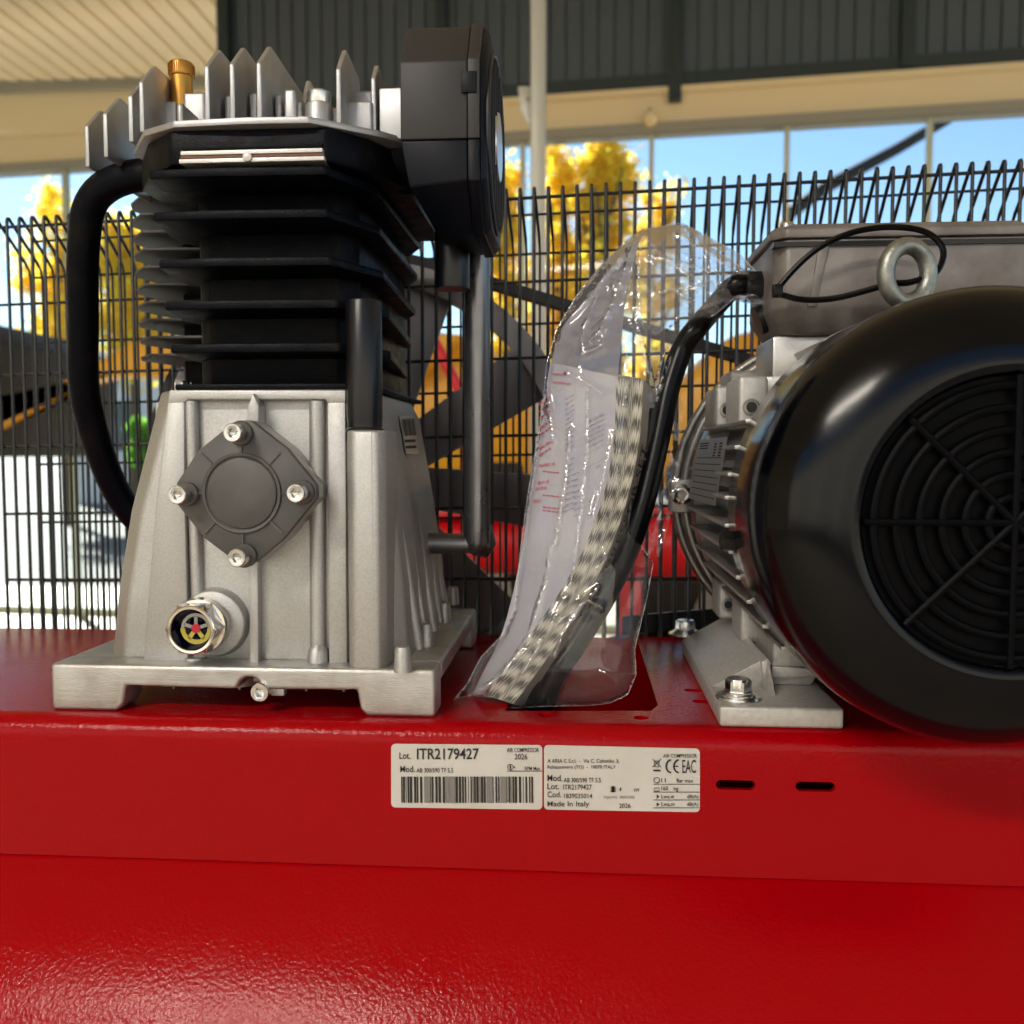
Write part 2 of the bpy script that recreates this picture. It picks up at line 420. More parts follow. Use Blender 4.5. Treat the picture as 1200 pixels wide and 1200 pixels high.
fbox(MB(), A0 - 3.4, A1, -.06, -.032, ZC - .05, ZC - .016).build('lintel_moulding', M['cream'], fac)
fbox(MB(), A0 - 3.4, A1, -.045, .10, ZC - .25, ZC - .202).build('lintel_trim', M['trim'], fac)
MB().box(-7.0, fp(A0, 0, 0).x + .1, 6.42, 6.5, at(150, 150, 6.42).z, CZ + .1).build('fascia', M['cream'], fac)
MB().box(-7.0, fp(A0, 0, 0).x + .1, 6.36, 6.415, CZ - .06, CZ + .1).build('ceiling_trim', M['trim'], fac)
# mullions and panes
mx = [fa(p) for p in (612, 764, 917)]
st = mx[1] - mx[0]
cols = [mx[0] + st * k for k in range(-9, 8)]
for c_ in cols:
    fbox(MB(), c_ - .014, c_ + .014, .0, .05, GZ, ZC - .252).build('mullion', M['mull'], fac)
for c_ in cols[:-1]:
    fbox(MB(), c_ + .015, c_ + st - .015, .02, .026, GZ + .05, ZC - .254).build('window_pane', M['glass'], fac, smooth=False)
fbox(MB(), A0 - 3.4, A1, -.0, .05, GZ, GZ + .048).build('sill', M['mull'], fac)
# side walls of the hall (outside the frame, right one cut low for sky light)
structure(MB().box(-7.4, -7.2, RY, 6.4, GZ, CZ + .1).build('wall_left', M['cream'], smooth=False))
structure(MB().box(7.2, 7.4, RY, 6.0, GZ, .4).build('wall_right', M['cream'], smooth=False))
# pole with bracket
p0 = at(631, 60, 2.5)
pole = thing('steel_pole', 'pale steel pole standing behind the belt guard', 'pole', (p0.x, p0.y, GZ))
MB().box(p0.x - .024, p0.x + .024, 2.47, 2.53, GZ, CZ + .05).build('post', M['pole'], pole, bev=.006)
q = at(614, 100, 2.5)
MB().prism([at(x, y, 2.49) for x, y in ((607,101),(624,101),(624,152),(617,141),(609,128))], (0, .01, 0)).build('bracket', M['pole'], pole, bev=.002)
MB().cyl(at(619, 116, 2.49), at(619, 116, 2.483), .007).build('bolt', M['trim'], pole)
gl = at(762, 139, 4.85)
lamp = thing('globe_lamp', 'small round cream globe lamp below the cream lintel', 'lamp', gl)
MB().loft([(.045*math.sin(t*PI/12), -.045*math.cos(t*PI/12)) for t in range(1, 12)], gl, (0, 0, 1)).build('globe', M['cream'], lamp)
MB().cyl(gl + Vector((0, 0, .04)), gl + Vector((0, .1, .11)), .008).build('stem', M['trim'], lamp)

# trees outside
def crown(name, c, r, hgt, n, m, parent, leaf=.13, spikes=None):
    mb = MB()
    cl = []
    for i in range(48):
        u = random.random() ** .8; th = random.random() * 2 * PI
        zz = (random.random() * 2 - 1)
        rad = r * math.sqrt(max(0.02, 1 - zz * zz * .8)) * u * (1.1 - .35 * (zz + 1) / 2)
        cl.append((c + Vector((math.cos(th) * rad, math.sin(th) * rad, zz * hgt * (.8 + .35 * random.random()))), r * random.uniform(.16, .36)))
    for i in range(n):
        q, cr_ = random.choice(cl)
        d = Vector((random.gauss(0, 1), random.gauss(0, 1), random.gauss(0, 1.2))) * cr_ * .62
        p = q + d
        a = Vector((random.gauss(0,1), random.gauss(0,1), random.gauss(0,1))).normalized(); b = a.orthogonal().normalized()
        s = leaf * random.uniform(.6, 1.2)
        mb.add([p - a*s*.6, p + b*s*.35, p + a*s*.6, p - b*s*.35], [(0,1,2,3)])
    o = mb.build(name, m, parent, smooth=False, solid=False); return o
def tree(px, Y, ytop, ybot, rpx, m, label, n=5200, leaf=.085, cat='tree', name='autumn_tree', group='autumn trees outside the windows'):
    s = (Y + .55) / 1100
    top = at(px, ytop, Y); bot = at(px, ybot, Y)
    root = thing(name, label, cat, (top.x, Y, GZ - .1), group)
    cz = (top.z + bot.z) / 2; h = (top.z - bot.z) / 2
    crown('crown', Vector((top.x, Y, cz)), rpx * s, h, int(n * 1.8), m, root, leaf)
    tb = MB().tube([(top.x, Y, GZ - .12), (top.x + .05, Y, cz - h * .4), (top.x - .03, Y, cz + h * .6)], [.09, .05, .02], 8)
    for k in range(6):
        th = k * 1.1; z0 = cz - h * .5 + k * h * .15
        tb.tube([(top.x, Y, z0), (top.x + math.cos(th) * rpx * s * .6, Y + math.sin(th) * rpx * s * .6, z0 + h * .5)], [.05, .015], 6)
    tb.build('trunk', M['trunk'], root)
tree(708, 12, 165, 470, 48, M['leafy'], 'tallest yellow autumn tree right of the pole', 6500)
tree(765, 13, 222, 470, 46, M['leafy'], 'low orange yellow autumn tree right of the tallest one', 3500)
tree(655, 12.5, 185, 470, 44, M['leafy'], 'yellow autumn tree directly behind the steel pole', 4500)
tree(590, 12, 205, 470, 42, M['leafy'], 'yellow autumn tree just left of the steel pole', 4500)
tree(150, 12, 265, 440, 52, M['leafy'], 'yellow autumn tree seen left of the black cylinder', 5000)
tree(70, 14, 230, 430, 50, M['leafy'], 'yellow autumn tree at the far left window', 4500)
tree(165, 9, 492, 545, 16, M['leafg'], 'small bright green shrub low behind the guard at left', 2500, .06, 'shrub', 'green_shrub', None)

# pale building far outside
def building(x0, x1, Y, z1, label):
    b = thing('white_building', label, 'building', ((x0 + x1) / 2, Y, GZ - .1))
    MB().box(x0, x1, Y, Y + 6, GZ - .1, z1).build('wall', M['bwhite'], b, smooth=False)
    MB().box(x0 - .2, x1 + .2, Y - .2, Y + 6.2, z1, z1 + .25).build('roof', M['trim'], b, smooth=False)
    n = max(2, int((x1 - x0) / 2)); w0 = None
    for i in range(n):
        xx = x0 + (i + .5) * (x1 - x0) / n
        if w0 is None:
            w0 = MB().box(-.5, .5, -.04, .01, -.5, .6).build('window', M['bglass'], b, smooth=False); w0.location = (xx, Y, z1 - 1.4)
        else: dup(w0, (xx, Y, z1 - 1.4), b)
building(-11.5, -2.8, 20, 2.1, 'long low white building outside behind the left window panes')
building(1.0, 14, 26, 1.0, 'low white building outside behind the right window panes')

# orange machines beyond the guard
def loader(cx, Y, s, m, label, flip=1):
    t = thing('compact_loader', label, 'loader', (cx, Y, GZ), 'machines parked behind the guard')
    def X(v): return cx + flip * v * s
    def Zz(v): return GZ + v * s
    def poly(pts, y0, y1, name, mm, bev=.02):
        MB().prism([(X(a), Y + y0 * s, Zz(b)) for a, b in pts], (0, (y1 - y0) * s, 0)).build(name, mm, t, bev=bev * s)
    poly([(-.75,.78),(.8,.78),(.85,1.0),(.55,1.3),(.1,1.38),(-.3,1.2),(-.75,1.05)], -.35, .35, 'body', m, .04)
    poly([(-.2,1.3),(.3,1.3),(.25,1.42),(-.12,1.42)], -.3, .3, 'engine_cover', m, .03)
    poly([(-.22,.75),(.26,.75),(.26,1.1),(-.22,1.05)], -.358, -.351, 'side_panel', M['dark'], .0)
    poly([(.35,1.15),(.5,1.3),(-.7,1.3),(-1.3,.98),(-1.45,1.02),(-.8,1.15)], -.5, -.4, 'lift_arm', m, .02)
    poly([(-1.35,.85),(-1.9,.9),(-1.85,.95),(-1.45,1.4),(-1.3,1.3)], -.55, .55, 'bucket', M['dark'], .02)
    for xw in (-.45, .5):
        for yw in (-.5, .36):
            w = MB().loft([(.2*s, 0), (.33*s, 0), (.36*s, .04*s), (.36*s, .18*s), (.33*s, .2*s), (.2*s, .2*s)], (X(xw), Y + (yw + .2) * s, Zz(.36)), (0, -1, 0), 24).build('wheel', M['dark'], t)
            MB().loft([(.18*s, 0), (.18*s, .215*s), (.08*s, .22*s)], (X(xw), Y + (yw + .2) * s, Zz(.36)), (0, -1, 0), 20).build('rim', M['trim'], w)
g1 = at(1015, 450, 3.6)
loader(g1.x, 3.6, 1.17, M['orange'], 'orange compact loader parked behind the guard beside the motor', -1)
g2 = at(420, 450, 4.2)
loader(g2.x, 4.2, 1.22, M['orange'], 'orange compact loader parked behind the flywheel and grey pipe', 1)
# dark crane boom at upper right
cb = thing('crane_boom', 'dark diagonal crane boom in the sky above the motor', 'crane', at(905, 620, 9).xy.to_3d() + Vector((0, 0, GZ - .1)))
MB().tube([at(905, 300, 9), at(925, 250, 9), at(968, 219, 9), at(1052, 174, 9), at(1190, 92, 9)], [.075, .07, .065, .055, .05], 8).build('boom', M['dark'], cb)
b0 = at(905, 300, 9)
MB().box(b0.x - .09, b0.x + .09, 8.9, 9.1, GZ - .1, b0.z + .05).build('mast', M['dark'], cb, bev=.01)
MB().box(b0.x - .5, b0.x + .5, 8.6, 9.4, GZ - .1, GZ + .25).build('base', M['dark'], cb, bev=.02)

# small red compressors standing behind
def red_unit(cx, Y, z, r, L, label):
    t = thing('red_air_tank', label, 'air tank', (cx, Y, GZ), 'red tanks standing behind the guard')
    MB().loft([(r*.3, -.04), (r*.8, -.015), (r, .02), (r, L-.02), (r*.8, L+.015), (r*.3, L+.04)], (cx - L/2, Y, z), (1, 0, 0), 28).build('tank', M['bred'], t)
    MB().box(cx - L*.42, cx + L*.42, Y - .08, Y + .08, z + r*.95, z + r + .02).build('mounting_plate', M['bred'], t, bev=.004)
    MB().loft([(.05, 0), (.06, .01), (.06, .16), (.05, .17)], (cx - L*.1, Y, z + r + .085), (1, 0, 0)).build('motor', M['dark'], t)
    for s_ in (-1, 1):
        MB().prism([(cx + s_*L*.32 - .05, Y - .1, GZ + .14), (cx + s_*L*.32 + .05, Y - .1, GZ + .14), (cx + s_*L*.32 + .03, Y - .1, z - r*.7), (cx + s_*L*.32 - .03, Y - .1, z - r*.7)], (0, .2, 0)).build('leg', M['bred'], t, bev=.004)
        for yy in (-.14, .11):
            MB().loft([(.07, 0), (.075, .01), (.075, .03), (.07, .04)], (cx + s_*L*.32, Y + yy, GZ + .075), (0, 1, 0)).build('wheel', M['dark'], t)
a_ = at(560, 638, 2.0)
red_unit(a_.x - .0, 2.0, a_.z, .08, .46, 'red air tank low behind the grey pipe')
a_ = at(800, 640, 2.3)
red_unit(a_.x, 2.3, a_.z, .105, .50, 'red air tank low between the plastic bag and the motor')
a_ = at(628, 520, 3.0)
t = thing('red_post', 'thin red post standing beside the plastic bag behind the guard', 'post', (a_.x, 3.0, GZ))
MB().box(a_.x - .022, a_.x + .022, 2.98, 3.02, GZ + .02, at(628, 440, 3.0).z).build('upright', M['bred'], t, bev=.004)
MB().box(a_.x - .15, a_.x + .15, 2.85, 3.15, GZ, GZ + .02).build('foot', M['bred'], t, bev=.004)
a_ = at(520, 400, 1.6)
t = thing('red_post', 'slanted red post seen left of the grey pipe through the flywheel', 'post', (a_.x, 1.6, GZ))
MB().tube([at(498, 380, 1.6), at(545, 470, 1.6), at(556, 735, 1.6), (at(556, 735, 1.6).x, 1.6, GZ + .02)], .014, 10).build('upright', M['bred'], t)
MB().box(a_.x - .1, a_.x + .2, 1.5, 1.7, GZ, GZ + .02).build('foot', M['bred'], t, bev=.004)

# ================================================================== THE COMPRESSOR
AC = thing('air_compressor', 'red tank mounted air compressor with silver pump, black motor cover and wire guard', 'air compressor', (0, .145, -.56))
# platform
t3 = .0035; r_ = .012; D = .292; H = .088
def arc(cx, cz, r, a0, a1, n=5): return [(cx + r*math.cos(R(a0 + (a1-a0)*i/n)), cz + r*math.sin(R(a0 + (a1-a0)*i/n))) for i in range(n+1)]
outer = [(0, -H)] + arc(r_, -r_, r_, 180, 90, 6) + arc(D - r_, -r_, r_, 90, 0, 6) + [(D, -H)]
inner = [(D - t3, -H)] + arc(D - r_, -r_, r_ - t3, 0, 90, 6) + arc(r_, -r_, r_ - t3, 90, 180, 6) + [(t3, -H)]
prof = outer + inner
plat = MB().prism([(-.62, y, z) for y, z in prof], (1.24, 0, 0)).build('platform', M['red'], AC, label='red powder coated mounting platform with slots')
cut = []
pc = [atz(592, 833, 0), atz(763, 833, 0), atz(771, 826, 0), atz(747, 750, 0), atz(740, 744, 0), atz(628, 744, 0)]
cut.append(MB().prism([(p.x, p.y, -.01) for p in pc], (0, 0, .03)).build('c', M['red']))
def capsule(cx, cy, hl, r, plane, lo, hi):
    pts = [(cx + hl + r*math.cos(R(a)), cy + r*math.sin(R(a))) for a in range(-90, 91, 18)] + [(cx - hl + r*math.cos(R(a)), cy + r*math.sin(R(a))) for a in range(90, 271, 18)]
    if plane == 'z': return MB().prism([(a, b, lo) for a, b in pts], (0, 0, hi - lo)).build('c', M['red'])
    return MB().prism([(a, lo, b) for a, b in pts], (0, hi - lo, 0)).build('c', M['red'])
for px, py in ((862, 920), (955.5, 922)):
    p = at(px, py, 0); cut.append(capsule(p.x, p.z, .0085, .0029, 'y', -.01, .01))
for px, py, hl, r in ((640, 838, 0, .0045), (751, 841, 0, .0048), (826, 822, .004, .0042), (816, 809, .004, .0042), (777, 749, .0, .0055), (566, 754, 0, .006)):
    p = atz(px, py, 0); cut.append(capsule(p.x, p.y, hl, r, 'z', -.01, .01))
boolean_cut(plat, cut)
plat.data.shade_smooth(); plat.data.set_sharp_from_angle(angle=R(35))
RT_, TY, TZ = .262, .145, -.088 - math.sqrt(.262**2 - .145**2) - .0015
MB().loft([(.05, -.10), (.16, -.085), (.22, -.055), (.255, -.02), (RT_, .02), (RT_, 1.38), (.255, 1.42), (.22, 1.455), (.05, 1.50)], (-.7, TY, TZ), (1, 0, 0), 96).build('tank', M['red'], AC, label='red horizontal air tank under the platform')

# ---- crankcase
XC = -.2025
cc = MB()
def rect(x0, x1, y0, y1, z, c=.014):
    return [(x0+c, y0, z), (x1-c, y0, z), (x1, y0+c, z), (x1, y1-c, z), (x1-c, y1, z), (x0+c, y1, z), (x0, y1-c, z), (x0, y0+c, z)]
secs = [rect(-.312, -.111, .036, .238, .028), rect(-.306, -.114, .036, .236, .075), rect(-.297, -.120, .037, .23, .125), rect(-.279, -.130, .038, .222, .19), rect(-.275, -.136, .038, .215, .2035)]
vs = [v for s_ in secs for v in s_]; fs = []
for j in range(len(secs) - 1):
    for i in range(8): fs.append((j*8+i, j*8+(i+1) % 8, (j+1)*8+(i+1) % 8, (j+1)*8+i))
fs += [tuple(range(7, -1, -1)), tuple(32+i for i in range(8))]
cc.add(vs, fs)
CC = cc.build('crankcase', M['cast'], AC, bev=.003, label='silver cast aluminium crankcase of the pump')
# raised frame on the front face (proud of the recessed field)
yF, yR = .030, .0362
MB().pxprism([(198,457),(405,457),(405,472),(383,472),(381,468.5),(220,468.5),(216,472),(196,474)], yF, yR + .004).build('frame_top', M['cast'], CC, bev=.0012)
MB().pxprism([(196,470),(216,470),(216,560),(221,786),(166,786),(181,600)], yF, yR + .004).build('frame_side', M['cast'], CC, bev=.0016)
MB().pxprism([(383,470),(405,470),(407,786),(385,786)], yF + .0005, yR + .004).build('frame_side', M['cast'], CC, bev=.0016)
def pil(x0, y0, x1, y1, r, yy=.035): return MB().tube([at(x0, y0, yy), at(x1, y1, yy)], r, 16).build('pilaster', M['cast'], CC, bev=0)
pil(224, 470, 232, 705, .0042); pil(372, 470, 373, 762, .0052)
MB().tube([at(373, 756, .034), at(373, 762, .033), at(373, 786, .033)], [.004, .0066, .0074], 18).build('boss', M['cast'], CC)
MB().tube([at(228, 770, .033), at(228, 786, .033)], [.0062, .0072], 18).build('boss', M['cast'], CC)
MB().pxprism([(292,640),(302,640),(303,786),(292,786)], .0285, .037).build('rib', M['cast'], CC, bev=.0012)
MB().pxprism([(296,460),(303,475),(303,500),(288,500),(290,478)], .024, .037).build('rib', M['cast'], CC, bev=.001)
# base flange with feet
fl = MB()
xL, xR, y0f, y1f = -.3345, -.0885, .0145, .245
zc0, zc1 = .0165, .0300
fl.box(xL, xR, y0f, y1f, zc0, zc1)
FLG = MB()
n0 = at(292, 815, y0f)
pts = [(xL, zc1), (xR, zc1), (xR, 0), (xR - .043, 0), (xR - .047, .004), (xR - .049, zc0)]
nr = .0078
pts += [(n0.x + nr*math.cos(R(a)), zc0 - .001 + nr*math.sin(R(a))) for a in range(0, 181, 20)]
pts += [(xL + .049, zc0), (xL + .047, .004), (xL + .043, 0), (xL, 0)]
FLG.prism([(x, y0f, z) for x, z in pts], (0, .026, 0))
FLG.prism([(x, y1f - .026, z) for x, z in pts], (0, .026, 0))
FLG.box(xL, xR, y0f + .0265, y1f - .0265, zc0 + .0005, zc1 - .0003)
FL = FLG.build('base_flange', M['cast2'], AC, bev=.003, seg=4, label='machined base flange with four feet under the crankcase')
MB().box(xL + .05, xR - .05, y0f + .03, y1f - .03, .012, zc0).build('bottom_cover', M['cast'], CC, bev=.002)
nub = MB().cyl((0,0,0), (0,0,-.006), .012, .011).cyl((0,0,-.006), (0,0,-.010), .0012, .0008, 8).build('nub', M['cast'], CC)
nub.location = (xL + .065, y0f + .034, .0165)
for dx in (.12, .165, .19): dup(nub, (xL + dx - .01, y0f + .034, .0165), CC)
# column at right carrying the black breather
MB().plan([(-.1435,.020),(-.138,.016),(-.124,.016),(-.1195,.022),(-.1195,.06),(-.1435,.06)], .029, at(430, 504, .016).z).build('column', M['cast'], CC, bev=.0022, seg=3)
MB().box(at(436, 600, .016).x - .0003, at(436, 600, .016).x + .0003, .0157, .0175, .031, at(430, 506, .016).z).build('parting_line', M['cast'], CC)
p = at(428, 503, .035)
MB().loft([(.0118, 0), (.0118, .002), (.0110, .003), (.0110, .006), (.0113, .009), (.0113, .0805), (.0108, .0815), (.0085, .0815), (.0085, .07)], (p.x, .0335, p.z - .002), (0, 0, 1), 32).build('breather_tube', M['tubeblk'], AC, ang=30, label='black plastic breather tube')
# side ribs & bosses on the right flank
def fx(z): return -.111 - (z - .028) * .142
for yb, yt, r in ((.075, .068, .0042), (.105, .10, .0032), (.14, .135, .0042), (.175, .165, .0034), (.205, .195, .0036)):
    MB().tube([(fx(.03) + .002, yb, .03), (fx(.1) + .0015, (yb+yt)/2, .1), (fx(.16) - .003, yt, .16), (fx(.195) - .008, yt, .195)], r, 12).build('side_rib', M['cast'], CC)
bs = MB().loft([(.0055, 0), (.0048, .013), (.0040, .0155), (.002, .016)], (0,0,0), (0,0,1), 20).build('boss', M['cast'], CC)
q = atz(472, 787, .0295); bs.location = q
for a_, b_ in ((499, 757), (521, 729), (531, 708)): dup(bs, atz(a_, b_, .0295), CC)
# barcode sticker on the flank
from mathutils.bvhtree import BVHTree
def surf(o): return BVHTree.FromPolygons([v.co for v in o.data.vertices], [tuple(p.vertices) for p in o.data.polygons])
ccb = surf(CC)
def hit(px, py, off=.0008):
    d = (FW * F + RT * (px - 600) + UP * (600 - py)).normalized()
    l, n_, _, _ = ccb.ray_cast(CAM, d)
    if l is None: l = at(px, py, .1); n_ = Vector((1, 0, 0))
    if n_.dot(d) > 0: n_ = -n_
    return l + n_ * off
def hquad(mb, q, off):
    mb.add([hit(x, y, off) for x, y in q], [(0, 1, 2, 3)])
stk = MB(); hquad(stk, ((466, 488), (483, 487), (489, 533), (474, 532)), .0012)
sk = stk.build('barcode_sticker', M['label'], CC, smooth=False, solid=False)
bb = MB()
for k in range(9):
    u = .08 + k * .1; w = .055 if k % 3 else .03
    def lp(u, v): return (466 + 17*u + 6.5*v + u*v*0, 488 - u + 45*v)
    hquad(bb, (lp(u, .08), lp(u + w, .08), lp(u + w, .52), lp(u, .52)), .0016)
for v in (.62, .78): hquad(bb, (lp(.1, v), lp(.85, v), lp(.85, v + .07), lp(.1, v + .07)), .0016)
bb.build('barcode', M['ink'], sk, smooth=False, solid=False)

# ---- bearing cover
cov = [(279,492.6),(294,492.6),(336.7,526),(370.6,568),(371.6,583),(332,632),(299,660),(287,660),(266,651),(238.7,630.5),(206.6,590),(206.6,566),(232,528),(264,502)]
cx_, cy_ = 283.6, 578
YC = .006
MB().pxprism([(cx_ + (a - cx_) * 1.0, cy_ + (b - cy_) * 1.0) for a, b in cov], YC + .0062, .037).build('cover_seat', M['cast'], CC, bev=.0012)
CV = MB().pxprism(cov, YC, YC + .006).build('bearing_cover', M['cover'], AC, bev=.0010, label='dark grey eight sided bearing cover with four screws')
o_ = at(cx_, cy_, YC)
MB().loft([(.0246, -.001), (.0246, .0011), (.0242, .0016), (.0228, .0016), (.0224, .0012), (.0224, .0004), (.0218, .0002), (.0216, .0009), (.0210, .0012), (.001, .0013)], o_, (0,-1,0), 64).build('hub_disc', M['cover'], CV, ang=50)
for ang_ in range(0, 360, 45):
    a = R(ang_ + (0 if ang_ % 90 == 0 else 1)); d = Vector((math.cos(a), 0, math.sin(a))); n_ = Vector((-d.z, 0, d.x))
    p0_ = o_ + d * .0247; p1_ = o_ + d * (.0315 if ang_ % 90 == 0 else .0345)
    e = .0007
    rb = MB().hexa([p0_ - n_*e, p0_ + n_*e, p1_ + n_*e, p1_ - n_*e], [v + Vector((0, -.0011, 0)) for v in (p0_ - n_*e, p0_ + n_*e, p1_ + n_*e, p1_ - n_*e)]).build('cover_rib', M['cover'], CV)
    rb.data.shade_flat()
# screws
scr = MB().loft([(.0056, 0), (.0056, .0062), (.0051, .0068), (.0036, .0068), (.0031, .0066, 'h'), (.0030, .0030, 'h'), (.0005, .0022)], (0,0,0), (0,-1,0), 36).build('cap_screw', M['zinc'], CV, ang=25)
bos = MB().loft([(.0074, -.001), (.0074, .0028), (.0068, .0034), (.001, .0034)], (0,0,0), (0,-1,0), 28).build('screw_boss', M['cover'], CV)
first = True
for px, py in ((272, 507), (207, 580), (346, 578), (277, 654)):
    p = at(px, py, -.0095)
    if first: scr.location = (p.x, -.0027, p.z); bos.location = (p.x, YC, p.z); first = False
    else: dup(scr, (p.x, -.0027, p.z), CV); dup(bos, (p.x, YC, p.z), CV)
p = at(299, 817, .004)
MB().loft([(.0060, 0), (.0060, .010), (.0054, .011), (.0037, .011), (.0033, .0108, 'h'), (.0033, .006, 'h'), (.0005, .0055)], (p.x, .0225, p.z + .0008), (0,-1,0), 36).build('drain_screw', M['zinc'], CC, ang=25)
MB().box(p.x + .004, p.x + .013, .020, .026, p.z - .0035, p.z + .0015).build('drain_boss', M['cast'], CC, bev=.001)

# ---- sight glass
g_ = at(222, 739, .004)
MB().loft([(.0232, 0), (.0228, .002), (.0212, .0090), (.0202, .0098), (.001, .0098)], (g_.x + .004, .0385, g_.z - .0003), (0,-1,0), 48).build('sight_seat', M['cast'], CC, ang=50)
SG = MB().loft([(.0178, 0), (.0178, .002), (.0170, .0055), (.0155, .0056), (.0172, .0057, 'h'), (.0172, .0160, 'h'), (.0152, .0180), (.0145, .0185), (.0130, .0183), (.0126, .017), (.0124, .004)],
               (g_.x, .0235, g_.z), (0,-1,0), 60, (True, False)).build('sight_glass', M['nickel'], AC, ang=24, label='chromed hexagonal oil sight glass with red centre')
MB().cyl((g_.x, .0195, g_.z), (g_.x, .0185, g_.z), .0135).build('well', M['oilglass'], SG)
MB().loft([(.0123, 0), (.0123, .012)], (g_.x, .0185, g_.z), (0,-1,0), 40, (False, False)).build('well_wall', M['oilglass'], SG, solid=False)
yy = .0125
wl = MB()
def annul(mb, c, r0, r1, y, dy, a0=0, a1=360, n=36):
    pts = [(c.x + r1*math.cos(R(a0+(a1-a0)*i/n)), y, c.z + r1*math.sin(R(a0+(a1-a0)*i/n))) for i in range(n+1)]
    pin = [(c.x + r0*math.cos(R(a0+(a1-a0)*i/n)), y, c.z + r0*math.sin(R(a0+(a1-a0)*i/n))) for i in range(n+1)]
    for i in range(n):
        mb.hexa([pts[i], pts[i+1], pin[i+1], pin[i]], [(q[0], y - dy, q[2]) for q in (pts[i], pts[i+1], pin[i+1], pin[i])])
gc = Vector((g_.x + .001, yy, g_.z))
annul(wl, gc, .0075, .0095, yy, .001, 0, 180, 18)
for a in (18, 90, 162):
    d = Vector((math.cos(R(a)), 0, math.sin(R(a)))); n_ = Vector((-d.z, 0, d.x)) * .0011
    wl.hexa([gc + d*.002 - n_, gc + d*.002 + n_, gc + d*.0078 + n_, gc + d*.0078 - n_], [v + Vector((0, -.001, 0)) for v in (gc + d*.002 - n_, gc + d*.002 + n_, gc + d*.0078 + n_, gc + d*.0078 - n_)])
wl.build('reflector_wheel', M['nickel'], SG, smooth=False)
w2 = MB(); annul(w2, gc, .0072, .0100, yy, .001, 180, 360, 18)
for a in (234, 306):
    d = Vector((math.cos(R(a)), 0, math.sin(R(a)))); n_ = Vector((-d.z, 0, d.x)) * .0013
    w2.hexa([gc + d*.002 - n_, gc + d*.002 + n_, gc + d*.0078 + n_, gc + d*.0078 - n_], [v + Vector((0, -.001, 0)) for v in (gc + d*.002 - n_, gc + d*.002 + n_, gc + d*.0078 + n_, gc + d*.0078 - n_)])
w2.build('oil_level', M['oil'], SG, smooth=False)
MB().cyl(gc + Vector((0, 0, 0)), gc + Vector((0, -.0016, 0)), .0028).build('red_dot', M['redplastic'], SG)

# ---- cylinder with big front fins
CY = MB().plan([(-.258,.078),(-.246,.066),(-.160,.066),(-.148,.078),(-.148,.245),(-.262,.245)], .2038, .36).build('cylinder', M['blackfin'], AC, bev=.003, label='black finned cylinder block of the pump')
MB().plan([(-.262,.044),(-.140,.044),(-.134,.06),(-.134,.24),(-.266,.24),(-.266,.06)], .2038, .2075).build('cylinder_foot', M['blackfin'], CY, bev=.001)
for i, (yp, xl, xr, re) in enumerate(((195, 172, 384, -.134), (245, 177, 386, -.136), (301, 184, 390, -.138), (351, 191, 398, -.141), (402, 198, 400, -.145))):
    z = at(300, yp, .022).z
    x0 = at(xl, yp, .022).x; x1 = at(xr, yp, .022).x
    fin = MB()
    poly = [(x0, .024), ((x0+x1)/2 - .02, .0215), (x1 - .002, .023), (x1 + .021, .070), (re, .235), (re - .012, .262), (-.25, .262), (x0 - .004, .10), (x0 - .009, .072)]
    fin.plan(poly, z - .0056, z)
    fin.build('fin', M['blackfin'], CY, bev=.0014)
MB().plan([(-.2545,.028),(-.156,.028),(-.136,.05),(-.118,.085),(-.118,.25),(-.30,.25),(-.30,.085),(-.279,.05)], .3412, .3622).build('top_flange', M['blackfin'], CY, bev=.002)
for k, (m_, dz, dy) in enumerate(((M['shim'], 0, 0), (M['rust'], .0022, .0004), (M['shim'], .0036, 0), (M['blackfin'], .0062, .0012))):
    a = at(211 + k, 192.5, .0262); b = at(381 - k, 192.5, .0262)
    dz *= 1.35
    MB().box(a.x, b.x, .0245 + dy, .04, a.z + dz, a.z + dz + (.0026 if k != 1 else .0015)).build('gasket_shim', m_, CY, bev=.0004)
pz = at(290, 182, .024)
MB().loft([(.003, 0), (.0028, .0015), (.001, .0022)], (pz.x, .0245, pz.z - .001), (0,-1,0), 12).build('shim_rivet', M['shim'], CY)
# small side fins at left, behind
s0 = None
SB = MB().plan([(-.345,.25),(-.262,.25),(-.262,.31),(-.345,.31)], .20, .355).build('rear_cylinder', M['blackfin'], AC, bev=.004, label='second finned cylinder at the back left')
MB().box(-.335, -.26, .17, .29, .19, .2035).build('rear_foot', M['cast'], CC, bev=.003)
for k in range(10):
    yp = 232 + k * 20.6
    a = at(164 + k * .7, yp, .205)
    f_ = MB().plan([(-.300, .205), (-.240, .205), (-.240, .31), (-.372, .31), (at(157, 330, .245).x, .245), (at(157, 330, .228).x - .001, .228), (at(166, 330, .205).x, .205)], 0, .0022)
    if s0 is None: s0 = f_.build('side_fin', M['sidefin'], SB, bev=.0005); s0.location = (k * .0006, 0, a.z)
    else: dup(s0, (k * .0006, 0, a.z), SB)
p = at(204, 446, .06)
MB().loft([(.0062, 0, 'h'), (.0062, .007, 'h'), (.005, .008)], (p.x, .075, .2038), (0,0,1), 24).build('foot_nut', M['zinc'], CY, ang=25)

